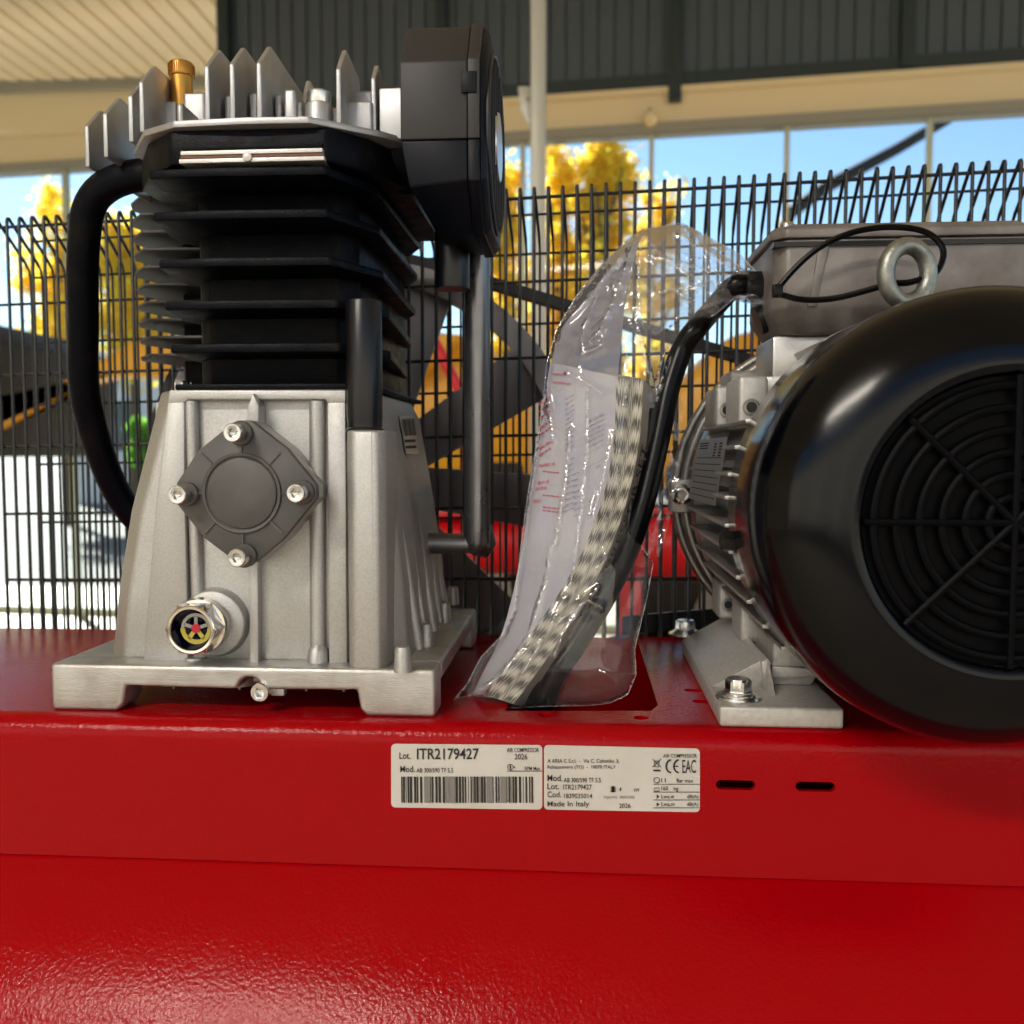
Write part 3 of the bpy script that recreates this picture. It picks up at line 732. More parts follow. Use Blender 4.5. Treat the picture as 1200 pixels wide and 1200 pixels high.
# ---- cylinder head
HD = MB().plan([(-.2500,.0235),(-.205,.0205),(-.165,.0215),(-.127,.050),(-.1135,.065),(-.1135,.25),(-.30,.25),(-.30,.074),(-.276,.038)], .3624, .3668).build('cylinder_head', M['headcast'], AC, bev=.0012, label='silver cast cylinder head with tall pointed fins')
MB().plan([(-.262,.085),(-.225,.072),(-.14,.072),(-.12,.09),(-.12,.24),(-.29,.24),(-.29,.10)], .3668, .388).build('head_block', M['headcast'], HD, bev=.003)
zt = .4175
def hfin(px, Y0, depth=.085, top=zt, cham=.02, drop=.018, w=.0032, front=None):
    a = at(px, 120, Y0)
    prof_ = [(Y0, .3668), (Y0, top - drop), (Y0 + .001, top - drop + .001), (Y0 + cham, top), (Y0 + cham + .004, top), (Y0 + depth, top - .004), (Y0 + depth + .014, .3668)]
    MB().prism([(a.x - .0002, y, z) for y, z in prof_], (w, 0, 0)).build('head_fin', M['headcast'], HD, bev=.0008)
hfin(150, .060, top=.414); hfin(163, .042, top=.4155)
hfin(240, .026); hfin(269.5, .024); hfin(301, .0235); hfin(394, .036, depth=.05, cham=.016); hfin(435, .058, depth=.03, cham=.01, drop=.012, top=.414)
hfin(353, .085, depth=.05, cham=.012, top=.417)
hfin(120, .09, top=.414); hfin(98, .11, top=.413)
# low lumps between the fins
for a0, a1, yt, Y0 in ((206,214,120,.036),(214,240,108,.060),(262,270,111,.045),(291,301,108,.045),(321,330,109,.045),(332,346,104,.035),(346,353,118,.04),(386,395,128,.05),(413,436,106,.075),(405,436,118,.055),(178,206,118,.075)):
    p = at(a0, yt, Y0); q = at(a1, yt, Y0)
    MB().box(p.x, q.x, Y0, Y0 + .05, .3668, p.z).build('head_boss', M['headcast'], HD, bev=.002, seg=3)
p = at(444, 103, .060); q = at(476, 103, .060)
MB().box(p.x, q.x + .01, .060, .12, .3624 + .002, p.z).build('filter_port', M['headcast'], HD, bev=.0012)
p = at(369, 140, .034)
MB().loft([(.0088, 0), (.0086, p.z*0 + .013), (.0082, .014), (.001, .014)], (p.x, .044, .3668), (0,0,1), 28).build('bolt_boss', M['headcast'], HD)
MB().loft([(.0072, .014), (.0075, .0148), (.0075, .021), (.0068, .0222), (.0035, .0222), (.0032, .022, 'h'), (.0032, .018, 'h'), (.0003, .018)], (p.x, .044, .3668), (0,0,1), 30).build('head_bolt', M['zinc'], HD, ang=25)
p = at(213, 100, .085)
MB().loft([(.0075, 0), (.0075, .022)], (p.x, .085, .367), (0,0,1), 28).build('plug_stem', M['brass'], HD)
kn = MB()
kn.loft([(.0088, .022), (.0088, .034)], (p.x, .085, p.z - .024), (0,0,1), 28)
zk = at(213, 91, .085).z
BP = MB().loft([(.0073, -.02), (.0073, 0), (.0080, .0003), (.0083, .001), (.0083, .008), (.0078, .0092), (.001, .0092)], (p.x, .085, zk), (0,0,1), 40).build('brass_plug', M['brass'], AC, label='knurled brass plug on the cylinder head')
kr = MB()
for i in range(40):
    a = 2 * PI * i / 40; kr.box(-.0003, .0003, .0080, .0088, .001, .008)
    rot = Matrix.Rotation(a, 3, 'Z')
    for v in kr.v[-8:]: v.rotate(rot)
    for j in range(len(kr.v) - 8, len(kr.v)): kr.v[j] = kr.v[j] + Vector((p.x, .085, zk))
kr.build('knurl', M['brass'], BP, smooth=False)
# dark cast pipe on the left of the head
MB().tube(smoothpath([(-.28, .12, .362), (-.325, .12, .362), (-.358, .13, .350), (-.372, .14, .320), (-.385, .16, .27), (-.400, .19, .20), (-.392, .23, .12), (-.35, .25, .08), (-.27, .25, .07)], 6), .0115, 18).build('intercooler_pipe', M['blackfin'], AC, label='dark curved pipe left of the cylinder head')

# ---- air filter
fpoly = [(.040, .332), (.040, .404), (.062, .434), (.135, .434), (.160, .405), (.160, .335), (.140, .306), (.072, .306)]
zs = .357
up = [(.040, zs + .0002), (.040, .404), (.062, .434), (.135, .434), (.160, .405), (.160, zs + .0002)]
lo = [(.040, .332), (.0405, zs - .0002), (.1595, zs - .0002), (.160, .335), (.140, .306), (.072, .306)]
XL, XM = -.1125, -.0705
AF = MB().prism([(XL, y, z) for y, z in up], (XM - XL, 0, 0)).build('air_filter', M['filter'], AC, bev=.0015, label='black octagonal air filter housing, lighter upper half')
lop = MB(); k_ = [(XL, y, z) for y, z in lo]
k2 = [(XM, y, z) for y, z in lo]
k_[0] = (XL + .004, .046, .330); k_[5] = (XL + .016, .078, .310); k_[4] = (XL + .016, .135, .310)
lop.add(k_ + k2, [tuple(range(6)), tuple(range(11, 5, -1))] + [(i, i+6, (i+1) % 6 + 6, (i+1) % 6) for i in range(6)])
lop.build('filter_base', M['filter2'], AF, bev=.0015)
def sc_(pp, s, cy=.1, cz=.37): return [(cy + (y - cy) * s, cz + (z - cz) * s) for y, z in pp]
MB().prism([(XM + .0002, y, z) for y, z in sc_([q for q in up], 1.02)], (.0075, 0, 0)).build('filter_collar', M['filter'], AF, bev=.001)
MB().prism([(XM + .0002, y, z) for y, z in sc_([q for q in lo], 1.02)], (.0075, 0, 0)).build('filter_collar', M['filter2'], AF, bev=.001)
cvp = sc_(fpoly, 1.0)
v0 = [(XM + .008, y, z) for y, z in sc_(fpoly, 1.0)]; v1 = [(XM + .012, y, z) for y, z in sc_(fpoly, .93)]
MB().add(v0 + v1, [tuple(range(8)), tuple(range(15, 7, -1))] + [(i, i+8, (i+1) % 8 + 8, (i+1) % 8) for i in range(8)]).build('filter_cover', M['filter2'], AF, bev=.001)
MB().box(XM - .0035, XM + .006, .0378, .0395, .384, .397).build('clip', M['filter2'], AF, bev=.0006)
MB().tube([(XM + .0125, .1 + .0565*math.cos(2*PI*i/48), .37 + .0565*math.sin(2*PI*i/48)) for i in range(48)], .0016, 8, closed=True).build('cover_ring', M['filter'], AF)
for k in range(7):
    MB().box(XM + .0122, XM + .0145, .055 + k * .0145, .0565 + k * .0145, .37 - math.sqrt(max(.0001, .053**2 - (k*.0145 - .0435)**2)), .37 + math.sqrt(max(.0001, .053**2 - (k*.0145 - .0435)**2))).build('grille_bar', M['filter'], AF)
MB().loft([(.024, 0), (.022, .005), (.004, .006)], (XM + .010, .1, .37), (1, 0, 0), 32).build('cover_boss', M['plate'], AF)
p = at(530, 300, .13)
MB().loft([(.0122, 0), (.0124, .001), (.0124, .05), (.0118, .052)], (p.x, .13, at(530, 339, .13).z), (0,0,1), 36).build('intake_tube', M['tubeblk'], AF)
# link from head to filter
MB().cyl((-.125, .1, .37), (-.110, .1, .37), .03).build('filter_neck', M['blackfin'], AF)

# ---- delivery pipe
pa = at(555, 270, .17); pb = at(559.5, 560, .17); pcn = at(561, 634, .17)
DP = MB().tube([Vector((pb.x, .17, pa.z)), pb, Vector((pb.x, .17, pcn.z + .012)), Vector((pb.x, .17, pcn.z)), Vector((pb.x, .17, pcn.z - .006)), Vector((pb.x, .17, pcn.z - .0095)), Vector((pb.x, .17, pcn.z - .0108))],
          [.0099, .0099, .0104, .0106, .0092, .006, .001], 32).build('delivery_pipe', M['pipe'], AC, ang=60, label='thick grey metal delivery pipe')
MB().cyl((pb.x - .004, .17, at(540, 637, .17).z), (-.125, .17, at(540, 637, .17).z), .0075, .0085).build('elbow', M['pipe'], DP)
MB().tube([(pb.x, .1745, pcn.z + .01), (pb.x + .003, .174, pcn.z - .004), (pb.x + .0015, .173, pcn.z - .0125)], [.0112, .0112, .006], 20).build('pipe_cap', M['pipe'], DP)

# ---- belt guard (black wire cage)
GO = at(600, 678, .30)
gu = Vector((.998, -.059, .020)).normalized(); gv = Vector((-.020, 0, 1)); gd = Vector((.059, .998, 0))
BG = thing('belt_guard', 'x', 'x', GO)
for k_ in ('label', 'category'): del BG[k_]
BG.name = 'belt_guard'
setp(BG, AC); BG.matrix_parent_inverse = AC.matrix_basis.inverted()
bpy.data.objects.remove(BG)
def gp(a, d, z): # z measured at a = 0
    return Vector((GO.x, GO.y, z)) + gu * a + gd * d
zt_ = at(600, 233, .30).z
BGm = MB()
frz = [at(600, y, .30).z for y in (233, 331, 420, 510.5, 595, 678)]
rrz = [at(600, y, .35).z for y in (252, 298, 380, 458, 533, 606, 680)]
aL, aR = -.50, .52
BGm.tube([gp(aL, .0, frz[0]), gp(aR, .0, frz[0])], .0016, 8)
BG = BGm.build('belt_guard', M['guard'], AC, label='black wire mesh guard in front of the flywheel and belt')
for z_ in frz[1:]: MB().tube([gp(aL, .0, z_), gp(aR, 0, z_)], .0014, 8).build('rail', M['guard'], BG)
for z_ in rrz: MB().tube([gp(aL, .052, z_), gp(aR, .052, z_)], .0013, 8).build('rail', M['guard'], BG)
wt = zt_ + .0085
base = Vector((0, -.0026, 0))
wpath = [(0, 0, -.055), (0, 0, wt - .003), (0, .0012, wt - .0008), (0, .0032, wt - .0004), (0, .0055, wt - .0025), (0, .044, wt - .034), (0, .050, wt - .041), (0, .052, wt - .05), (0, .052, -.03)]
wm = MB().tube([Vector((0, d, z)) for _, d, z in wpath], [.0016]*6 + [.0012]*3, 8).build('wire', M['guard'], BG, ang=70)
pitch = .01268; n_w = int((aR - aL) / pitch); first = True
for k in range(n_w + 1):
    a = aL + k * pitch
    loc = gp(a, 0, 0) + base
    if first: wm.location = loc; wm.rotation_euler = (0, 0, R(-3.4)); first = False
    else:
        c = dup(wm, loc, BG)
MB().hexa([gp(aL, -.004, -.055), gp(aR, -.004, -.055), gp(aR, .056, -.055), gp(aL, .056, -.055)], [gp(aL, -.004, -.05), gp(aR, -.004, -.05), gp(aR, .056, -.05), gp(aL, .056, -.05)]).build('bottom_plate', M['guard'], BG)
a_, b_ = atz(742, 800, .004), atz(905, 770, .004)
MB().hexa([gp(.10, .01, -.005), gp(.36, .06, .01), gp(.36, .064, .01), gp(.10, .014, -.005)], [gp(.10, .01, .012), gp(.36, .06, .026), gp(.36, .064, .026), gp(.10, .014, .012)]).build('bottom_rail', M['guard'], BG)

# ---- flywheel, pulley, belt
fw = Vector((-.2035, .3275, .1365)); Rf = .207
ring = MB().loft([(Rf-.021, 0), (Rf, 0), (Rf, .026), (Rf-.021, .026)], fw + Vector((0, .026, 0)), (0,-1,0), 96, (False, False))
ring.f += [(3*96+i, 3*96+(i+1) % 96, (i+1) % 96, i) for i in range(96)]
FWH = ring.build('flywheel', M['wheel'], AC, label='grey flywheel with fan spokes behind the guard')
ins = MB().loft([(Rf-.0215, 0), (Rf-.0215, .0255)], fw + Vector((0, .0257, 0)), (0,-1,0), 96, (False, False)).build('lit_rim_face', M['rimlit'], FWH, solid=False)
MB().loft([(.045, 0), (.045, .03), (.03, .034), (.012, .034)], fw + Vector((0, .028, 0)), (0,-1,0), 48).build('hub', M['wheel'], FWH)
for k in range(9):
    th = R(33 + 40 * k)
    d = Vector((math.cos(th), 0, math.sin(th))); n_ = Vector((-d.z, 0, d.x))
    p0_ = fw + d * .038; p1_ = fw + d * (Rf - .019)
    w0, w1 = .019, .027
    B = [p0_ - n_*w0 + Vector((0,.022,0)), p1_ - n_*w1 + Vector((0,.022,0)), p1_ + n_*w1 + Vector((0,.004,0)), p0_ + n_*w0 + Vector((0,.004,0))]
    MB().hexa(B, [v + Vector((0, -.005, 0)) + n_*.0 for v in B]).build('spoke', M['wheel'], FWH, bev=.0015)
pu = Vector((.203, .3275, .1305)); rp = .094
PU = MB().loft([(.02, 0), (rp - .004, 0), (rp, .002), (rp, .024), (rp-.004, .026), (.02, .026)], pu + Vector((0, .026, 0)), (0,-1,0), 64).build('motor_pulley', M['wheel'], AC, label='dark motor pulley behind the guard')
MB().cyl(pu + Vector((0, .03, 0)), pu + Vector((0, -.1, 0)), .014).build('shaft', M['pipe'], PU)
dx = pu - fw; L = math.hypot(dx.x, dx.z); th0 = math.atan2(dx.z, dx.x); al = math.acos((Rf - rp) / L)
pts = []
for i in range(25): a = th0 - al + (-(2*PI - 2*al)) * i / 24; pts.append((fw.x + Rf*math.cos(a), fw.z + Rf*math.sin(a)))
for i in range(13): a = th0 + al + (-2*al) * i / 12; pts.append((pu.x + rp*math.cos(a), pu.z + rp*math.sin(a)))
bm_ = MB(); n = len(pts); cxm = sum(p[0] for p in pts)/n; czm = sum(p[1] for p in pts)/n
outp = []
for i in range(n):
    a = Vector(pts[i-1]); b = Vector(pts[(i+1) % n]); tt = (b - a).normalized(); nn = Vector((-tt.y, tt.x))
    if nn.dot(Vector(pts[i]) - Vector((cxm, czm))) < 0: nn = -nn
    outp.append(Vector(pts[i]) + nn * .0095)
for i in range(n):
    j = (i+1) % n
    q = [(pts[i][0], pts[i][1]), (pts[j][0], pts[j][1]), tuple(outp[j]), tuple(outp[i])]
    bm_.hexa([(a, .3285, b) for a, b in q], [(a, .3515, b) for a, b in q])
bm_.build('drive_belt', M['rubber'], AC, solid=True, label='black drive belt running from flywheel to motor pulley')

# ---- motor
MX, MZ = .203, .1305
MH = MB().loft([(.04, .0), (.092, .003), (.098, .012), (.098, .20), (.112, .205), (.114, .245), (.105, .255), (.05, .26), (.02, .265)], (MX, .005, MZ), (0,1,0), 72).build('motor_housing', M['motor'], AC, ang=35, label='finned aluminium electric motor housing')
fin_z = [.1817, .1664, .1504, .1366, .120, .1046, .0893, .0748, .0600, .047]
for z_ in fin_z:
    for s_ in (-1, 1):
        hw = math.sqrt(max(.0001, .118**2 - (z_ - MZ)**2)); hi = math.sqrt(max(.00004, .097**2 - (z_ - MZ)**2))
        MB().hexa([(MX + s_*hi, .012, z_ - .0022), (MX + s_*hw, .012, z_ - .0012), (MX + s_*hw, .208, z_ - .0012), (MX + s_*hi, .208, z_ - .0022)],
                  [(MX + s_*hi, .012, z_ + .0022), (MX + s_*hw, .012, z_ + .0012), (MX + s_*hw, .208, z_ + .0012), (MX + s_*hi, .208, z_ + .0022)]).build('cooling_fin', M['motor'], MH, bev=.0006)
for a in range(50, 131, 9):
    d = Vector((math.cos(R(a)), 0, math.sin(R(a)))); n_ = Vector((-d.z, 0, d.x)) * .0014; o_ = Vector((MX, 0, MZ))
    B = [o_ + d*.096 - n_ + Vector((0,.012,0)), o_ + d*.096 + n_ + Vector((0,.012,0)), o_ + d*.096 + n_ + Vector((0,.208,0)), o_ + d*.096 - n_ + Vector((0,.208,0))]
    MB().hexa(B, [v + d*.02 for v in B]).build('cooling_fin', M['motor'], MH)
# end shield arcs
for yy_, r0 in ((.222, .1185), (.240, .124)):
    MB().tube([(MX + r0*math.cos(R(a)), yy_, MZ + r0*math.sin(R(a))) for a in range(0, 360, 8)], .0038, 10, closed=True).build('shield_ring', M['motor'], MH)
# lugs with holes
def lug(px, py, w, h, Y0, Y1, hole_shade=True):
    a = at(px, py, Y0); b = at(px + w, py + h, Y0)
    L_ = MB().box(a.x, b.x, Y0, Y1, b.z, a.z).build('lug', M['footalu'], MH, bev=.003, seg=3)
    if hole_shade:
        c = at(px + w*.42, py + h*.6, Y0); r = (b.x - a.x) * .30
        MB().loft([(r, -.001), (r, .0012), (r*.8, .0013), (r*.75, -.004), (.0002, -.004)], (c.x, Y0, c.z), (0,-1,0), 24).build('lug_hole', M['eye'], L_, ang=30)
        MB().cyl((c.x, Y0 - .0018, c.z), (c.x, Y0 - .002, c.z), r*.6).build('hole_shade', M['dark'], L_)  # dark disc stands in for the shade inside the opening
lug(839, 452, 30, 48, .13, .19); lug(866, 440, 34, 62, .065, .12); lug(855, 434, 40, 40, .16, .21, False)
lug(842, 682, 26, 44, .175, .21); lug(868, 704, 24, 50, .12, .16, False)
p = at(800, 580, .20)
MB().loft([(.0085, 0), (.0085, .006), (.0068, .007), (.006, .012), (.0045, .0125), (.0042, .0124, 'h'), (.004, .008, 'h'), (.0003, .008)], (p.x, .212, p.z), (0,-1,0), 30).build('shield_bolt', M['zinc'], MH, ang=25)
a = at(787, 562, .205); b = at(822, 602, .205)
MB().box(a.x, b.x, .213, .235, b.z, a.z).build('bolt_ear', M['motor'], MH, bev=.002)
# name plate
np_ = [at(820.5, 516, .095), at(853, 512, .060), at(838.5, 593, .055), at(807.6, 584, .092)]
nn = (np_[1] - np_[0]).cross(np_[3] - np_[0]).normalized()
if nn.y > 0: nn = -nn
NP = MB().hexa(np_, [v + nn * .0006 for v in np_]).build('motor_nameplate', M['plate'], MH, smooth=False)
nl = MB()
def nq(u, v): return (np_[0] * (1-u) + np_[1] * u) * (1-v) + (np_[3] * (1-u) + np_[2] * u) * v + nn * .0009
for v_ in (.30, .40, .50, .60, .70, .80, .90): nl.add([nq(.05, v_), nq(.95, v_), nq(.95, v_ + .012), nq(.05, v_ + .012)], [(0,1,2,3)])
for v_ in (.06, .10, .14): nl.add([nq(.08, v_), nq(.4, v_), nq(.4, v_ + .02), nq(.08, v_ + .02)], [(0,1,2,3)])
for k in range(5): nl.add([nq(.62 + .0, .08 + k*.045), nq(.70, .08 + k*.045), nq(.70, .105 + k*.045), nq(.62, .105 + k*.045)], [(0,1,2,3)]); nl.add([nq(.80, .08 + k*.045), nq(.9, .08 + k*.045), nq(.9, .105 + k*.045), nq(.80, .105 + k*.045)], [(0,1,2,3)])
nl.build('plate_lettering', M['ink'], NP, smooth=False, solid=False)
# feet
def foot(s_, lab):
    def X(x): return MX + s_ * (MX - x) * -1 if s_ == 1 else 2 * MX - x
    def P(l): return [(X(x), y, z) for x, y, z in l]
    b = MB().prism(P([(.0835,.008,0),(.156,.008,0),(.156,.215,0),(.0835,.215,0)]), (0, 0, .0125))
    f_ = b.build('motor_foot', M['footalu'], AC, bev=.002, seg=3, label=lab)
    MB().prism(P([(.0855,.056,.0124),(.1165,.056,.0302),(.1195,.056,.0302),(.1215,.056,.0124)]), (0, .16, 0)).build('gusset', M['footalu'], f_, bev=.0006)
    MB().prism(P([(.1155,.050,.0300),(.1195,.050,.0325),(.1215,.050,.0300),(.1215,.050,.0124),(.1185,.050,.0124)]), (0, .168, 0)).build('gusset_lip', M['footalu'], f_, bev=.0006)
    MB().prism(P([(.1170,.055,.0124),(.1190,.055,.0310),(.1215,.046,.0124)]), (0, -.012, 0)).build('gusset_rib', M['footalu'], f_, bev=.0003)
    MB().prism(P([(.124,.062,.0124),(.150,.062,.0124),(.175,.062,.06),(.150,.062,.075),(.126,.062,.055)]), (0, .14, 0)).build('pedestal', M['footalu'], f_, bev=.002)
    MB().prism(P([(.1235,.058,.026),(.170,.058,.024),(.170,.058,.020),(.1235,.058,.018)]), (0, .15, 0)).build('pedestal_rib', M['footalu'], f_, bev=.001)
    for q in (atz(865, 818, .0125), atz(803, 744, .0125)):
        c = Vector((X(q.x), q.y, .0125))
        MB().loft([(.0135, 0), (.0138, .0008), (.0135, .0018), (.0105, .002), (.0105, .0034), (.0088, .0036), (.0088, .0050), (.0080, .0052, 'h'), (.0080, .0112, 'h'), (.0066, .0125), (.0005, .0125)], c, (0,0,1), 48).build('hex_bolt', M['zinc'], f_, ang=24)
foot(1, 'aluminium motor foot bolted to the red platform')
foot(-1, 'second motor foot at the far side of the motor')
# fan cover
fc = [(.1150, -.014), (.1158, -.012), (.1158, .02), (.1160, .055), (.1150, .066), (.1105, .078), (.101, .087), (.088, .0935), (.076, .0965), (.0715, .0965), (.0695, .0945), (.069, .092)]
FC = MB().loft(fc, (MX, 0, MZ), (0,-1,0), 128, (False, False)).build('fan_cover', M['gloss'], AC, ang=60, solid=True, label='glossy black domed fan cover of the motor')
MB().loft([(.0692, .091), (.001, .091)], (MX, 0, MZ), (0,-1,0), 64, (False, True)).build('grille_back', M['grille'], FC)
for k in range(6):
    r = .012 + k * .0105
    MB().tube([(MX + r*math.cos(2*PI*i/56), -.0945, MZ + r*math.sin(2*PI*i/56)) for i in range(56)], .0022, 8, closed=True).build('grille_ring', M['grille'], FC)
for k in range(4):
    a = R(45*k); d = Vector((math.cos(a), 0, math.sin(a)))
    MB().tube([Vector((MX, -.0955, MZ)) - d*.069, Vector((MX, -.0955, MZ)) + d*.069], .002, 8).build('grille_bar', M['grille'], FC)
p = at(857, 634, .0)
MB().loft([(.006, 0, 'h'), (.006, .009, 'h'), (.0045, .0105), (.001, .011)], (p.x + .004, .0, p.z), (-1,0,0), 24).build('cover_screw', M['tubeblk'], FC, ang=25)
MB().loft([(.008, 0), (.008, .002), (.0065, .003)], (p.x + .005, .0, p.z), (-1,0,0), 20).build('screw_washer', M['tubeblk'], FC)

# terminal box
TB = MB()
def rr(x0, x1, y0, y1, z, c=.008): return rect(x0, x1, y0, y1, z, c)
sec = [rr(.131,.276,.083,.153,.2405), rr(.1225,.283,.069,.163,.256), rr(.1235,.2835,.0665,.166,.270), rr(.1225,.2845,.066,.167,.2985)]
vs = [v for s_ in sec for v in s_]; fs = [(j*8+i, j*8+(i+1) % 8, (j+1)*8+(i+1) % 8, (j+1)*8+i) for j in range(3) for i in range(8)] + [tuple(range(7,-1,-1)), tuple(24+i for i in range(8))]
TBX = TB.add(vs, fs).build('terminal_box', M['tbox'], AC, bev=.002, label='grey brown terminal box on top of the motor')
lid = MB(); sec = [rr(.1205,.2865,.064,.169,.2988,.009), rr(.1205,.2865,.064,.169,.3045,.009), rr(.126,.281,.070,.163,.3085,.009), rr(.150,.262,.080,.153,.3105,.009)]
vs = [v for s_ in sec for v in s_]
lid.add(vs, fs).build('box_lid', M['tbox'], TBX, bev=.0012)
MB().prism([(.1215,.0645,.2965),(.2855,.0645,.2965),(.2855,.0645,.2935),(.1215,.0645,.2935)], (0,.01,0)).build('lid_seal', M['tubeblk'], TBX)
p = at(916, 268, .075)
MB().loft([(.0045, 0), (.0045, .003), (.0038, .004), (.0005, .004)], (.132, .076, .307), (0,0,1), 20).build('lid_screw', M['zinc'], TBX)
MB().prism([(.1495,.067,.2935),(.1560,.067,.2935),(.1500,.071,.256),(.1440,.071,.256)], (0,-.0035,0)).build('box_rib', M['tbox'], TBX, bev=.0014)
MB().box(.1265, .256, .088, .148, .205, .2403).build('box_neck', M['motor'], MH, bev=.002)
MB().box(.120, .262, .082, .156, .196, .214).build('neck_seat', M['motor'], MH, bev=.003)
GL = at(868, 352, .11)
MB().loft([(.0095, 0, 'h'), (.0095, .010, 'h'), (.008, .011), (.008, .02)], (.1245, .112, .2775), (-1,0,0), 30).build('cable_gland', M['tubeblk'], TBX, ang=25)
MB().loft([(.010,0),(.010,.006)], (.126, .112, .2555), (-1,0,-.4), 24).build('box_plug', M['tubeblk'], TBX)
# lifting eye
ec = at(1063, 321, .03)
LE = MB().tube([ec + Vector((.0135*math.cos(2*PI*i/40), .0035*math.cos(2*PI*i/40), .0165*math.sin(2*PI*i/40))) for i in range(40)], .0052, 14, closed=True).build('lifting_eye', M['eye'], AC, label='zinc plated lifting eye above the motor')
MB().cyl(ec + Vector((0, 0, -.018)), ec + Vector((0, .01, -.036)), .006, .008).build('eye_shank', M['zinc'], LE)

# ---- labels on the platform
def ptext(s, x0, y0, x1, y1, mb_, Y=-.0011, off=.006):
    cu = bpy.data.curves.new('t', 'FONT'); cu.body = s; cu.offset = off; cu.resolution_u = 3
    o = bpy.data.objects.new('t', cu); COL.objects.link(o)
    bpy.context.view_layer.update()
    me = bpy.data.meshes.new_from_object(o.evaluated_get(bpy.context.evaluated_depsgraph_get()))
    bpy.data.objects.remove(o)
    xs = [v.co.x for v in me.vertices]; ys = [v.co.y for v in me.vertices]
    X0, X1, Y0_, Y1_ = min(xs), max(xs), min(ys), max(ys)
    vs = []
    for v in me.vertices:
        u = (v.co.x - X0) / (X1 - X0); w = (v.co.y - Y0_) / (Y1_ - Y0_)
        px = x0 + (x1 - x0) * u; py = y1 + (y0 - y1) * w
        vs.append(at(px, py, Y) if not callable(Y) else Y(px, py))
    mb_.add(vs, [tuple(p.vertices) for p in me.polygons])
    bpy.data.meshes.remove(me)
def pquad(mb_, x0, y0, x1, y1, Y=-.0011):
    mb_.add([at(x0, y0, Y), at(x1, y0, Y), at(x1, y1, Y), at(x0, y1, Y)], [(0,3,2,1)])
def rounded(x0, y0a, x1, y0b, y1a, y1b, r=5):
    c = []
    for (cx, cy, a0) in ((x1 - r, y0b + r, 270), (x1 - r, y1b - r, 0), (x0 + r, y1a - r, 90), (x0 + r, y0a + r, 180)):
        c += [(cx + r*math.cos(R(a0 + 15*i)), cy + r*math.sin(R(a0 + 15*i))) for i in range(7)]
    return c
L1 = MB().prism([at(a, b, -.0002) for a, b in rounded(458.5, 871.5, 635.5, 873, 946, 948.5)], (0, -.0003, 0)).build('serial_label', M['label'], AC, smooth=False, label='white serial label with a large lot number and barcode')
tx = MB()
def sh(x): return 0  # labels follow the plate
ptext('Lot.', 468, 881.5, 481, 889.5, tx); ptext('ITR2179427', 488.5, 877, 561, 890, tx, off=.012)
ptext('Mod.', 469, 897.5, 486, 905, tx, off=.005); ptext('AB 300/590 TF 5.5', 488, 900, 531, 905.5, tx)
ptext('AIR COMPRESSOR', 594, 876.5, 631.5, 881.5, tx); ptext('2026', 603, 883.5, 618, 890, tx, off=.006)
ptext('RPM Max', 615, 898.5, 633, 902.5, tx); pquad(tx, 594, 903.2, 635, 904)
cc_ = at(598, 899, -.0011)
tx.tube([cc_ + Vector((.0017*math.cos(R(a)), 0, .0017*math.sin(R(a)))) for a in range(30, 340, 25)], .0002, 5)
ptext('1', 597.2, 897, 598.8, 901, tx)
tx.add([at(600.5, 898.2, -.0011), at(604, 898.2, -.0011), at(602.2, 900.6, -.0011)], [(0,2,1)])
bars = MB(); barsg = MB(); x = 470.0; random.seed(3); sk0 = 0
xe = 628
while x < xe - 2:
    w = random.choice((.7, 1.5, 2.0, 2.6)); grp = random.random()
    if grp < .28:
        ww = min(random.choice((4, 5.5, 7)), xe - x)
        barsg.add([at(x, 910, -.0011), at(x + ww, 910.2, -.0011), at(x + ww + .3, 941, -.0011), at(x + .3, 940.6, -.0011)], [(0,3,2,1)]); x += ww + .4
    else:
        bars.add([at(x, 910, -.00115), at(x + w, 910.2, -.00115), at(x + w + .3, 941, -.00115), at(x + .3, 940.6, -.00115)], [(0,3,2,1)]); x += w + random.choice((.8, 1.2, 2.2))
tx.build('lettering', M['ink'], L1, smooth=False, solid=False)
bars.build('barcode', M['ink'], L1, smooth=False, solid=False); barsg.build('barcode_ghost', M['inkg'], L1, smooth=False, solid=False)
L2 = MB().prism([at(a, b, -.0002) for a, b in rounded(637.5, 873, 820, 877, 948.5, 951.5)], (0, -.0003, 0)).build('rating_label', M['label'], AC, smooth=False, label='white rating label with CE and EAC marks')
tx = MB()
ptext('A ARIA C S.r.l.  -  Via C. Colombo 3,', 641.5, 889.5, 725.5, 894.6, tx); ptext('Robassomero (TO)  -  10070 ITALY', 641.5, 896.8, 721.5, 902, tx)
ptext('Mod.', 641.5, 908, 659, 915.5, tx, off=.005); ptext('AB 300/590 TF 5.5', 660.5, 911.5, 704, 917, tx)
ptext('Lot.', 641.5, 918, 655, 925, tx, off=.005); ptext('ITR2179427', 660, 919.5, 693.5, 925.5, tx)
ptext('Cod.', 641.5, 927.5, 657.5, 934.5, tx, off=.005); ptext('1839035014', 661, 930, 694, 935.5, tx)
ptext('Made In Italy', 641.5, 939, 690.5, 947, tx, off=.005)
ptext('4', 725.5, 922.5, 728.2, 927.5, tx); ptext('kW', 743, 923.5, 749.5, 928, tx)
ptext('2026', 725.5, 941.5, 739, 947, tx, off=.004)
for k in range(4): pquad(tx, 715.5, 922 + k*1.7, 721.5, 923 + k*1.7)
pquad(tx, 717, 921.2, 720, 928.5)
ptext('AIR COMPRESSOR', 777, 883.5, 816.5, 888, tx)
ptext('EAC', 799.5, 890.3, 815.5, 906, tx, off=.004)
tx.f  # CE mark from arcs
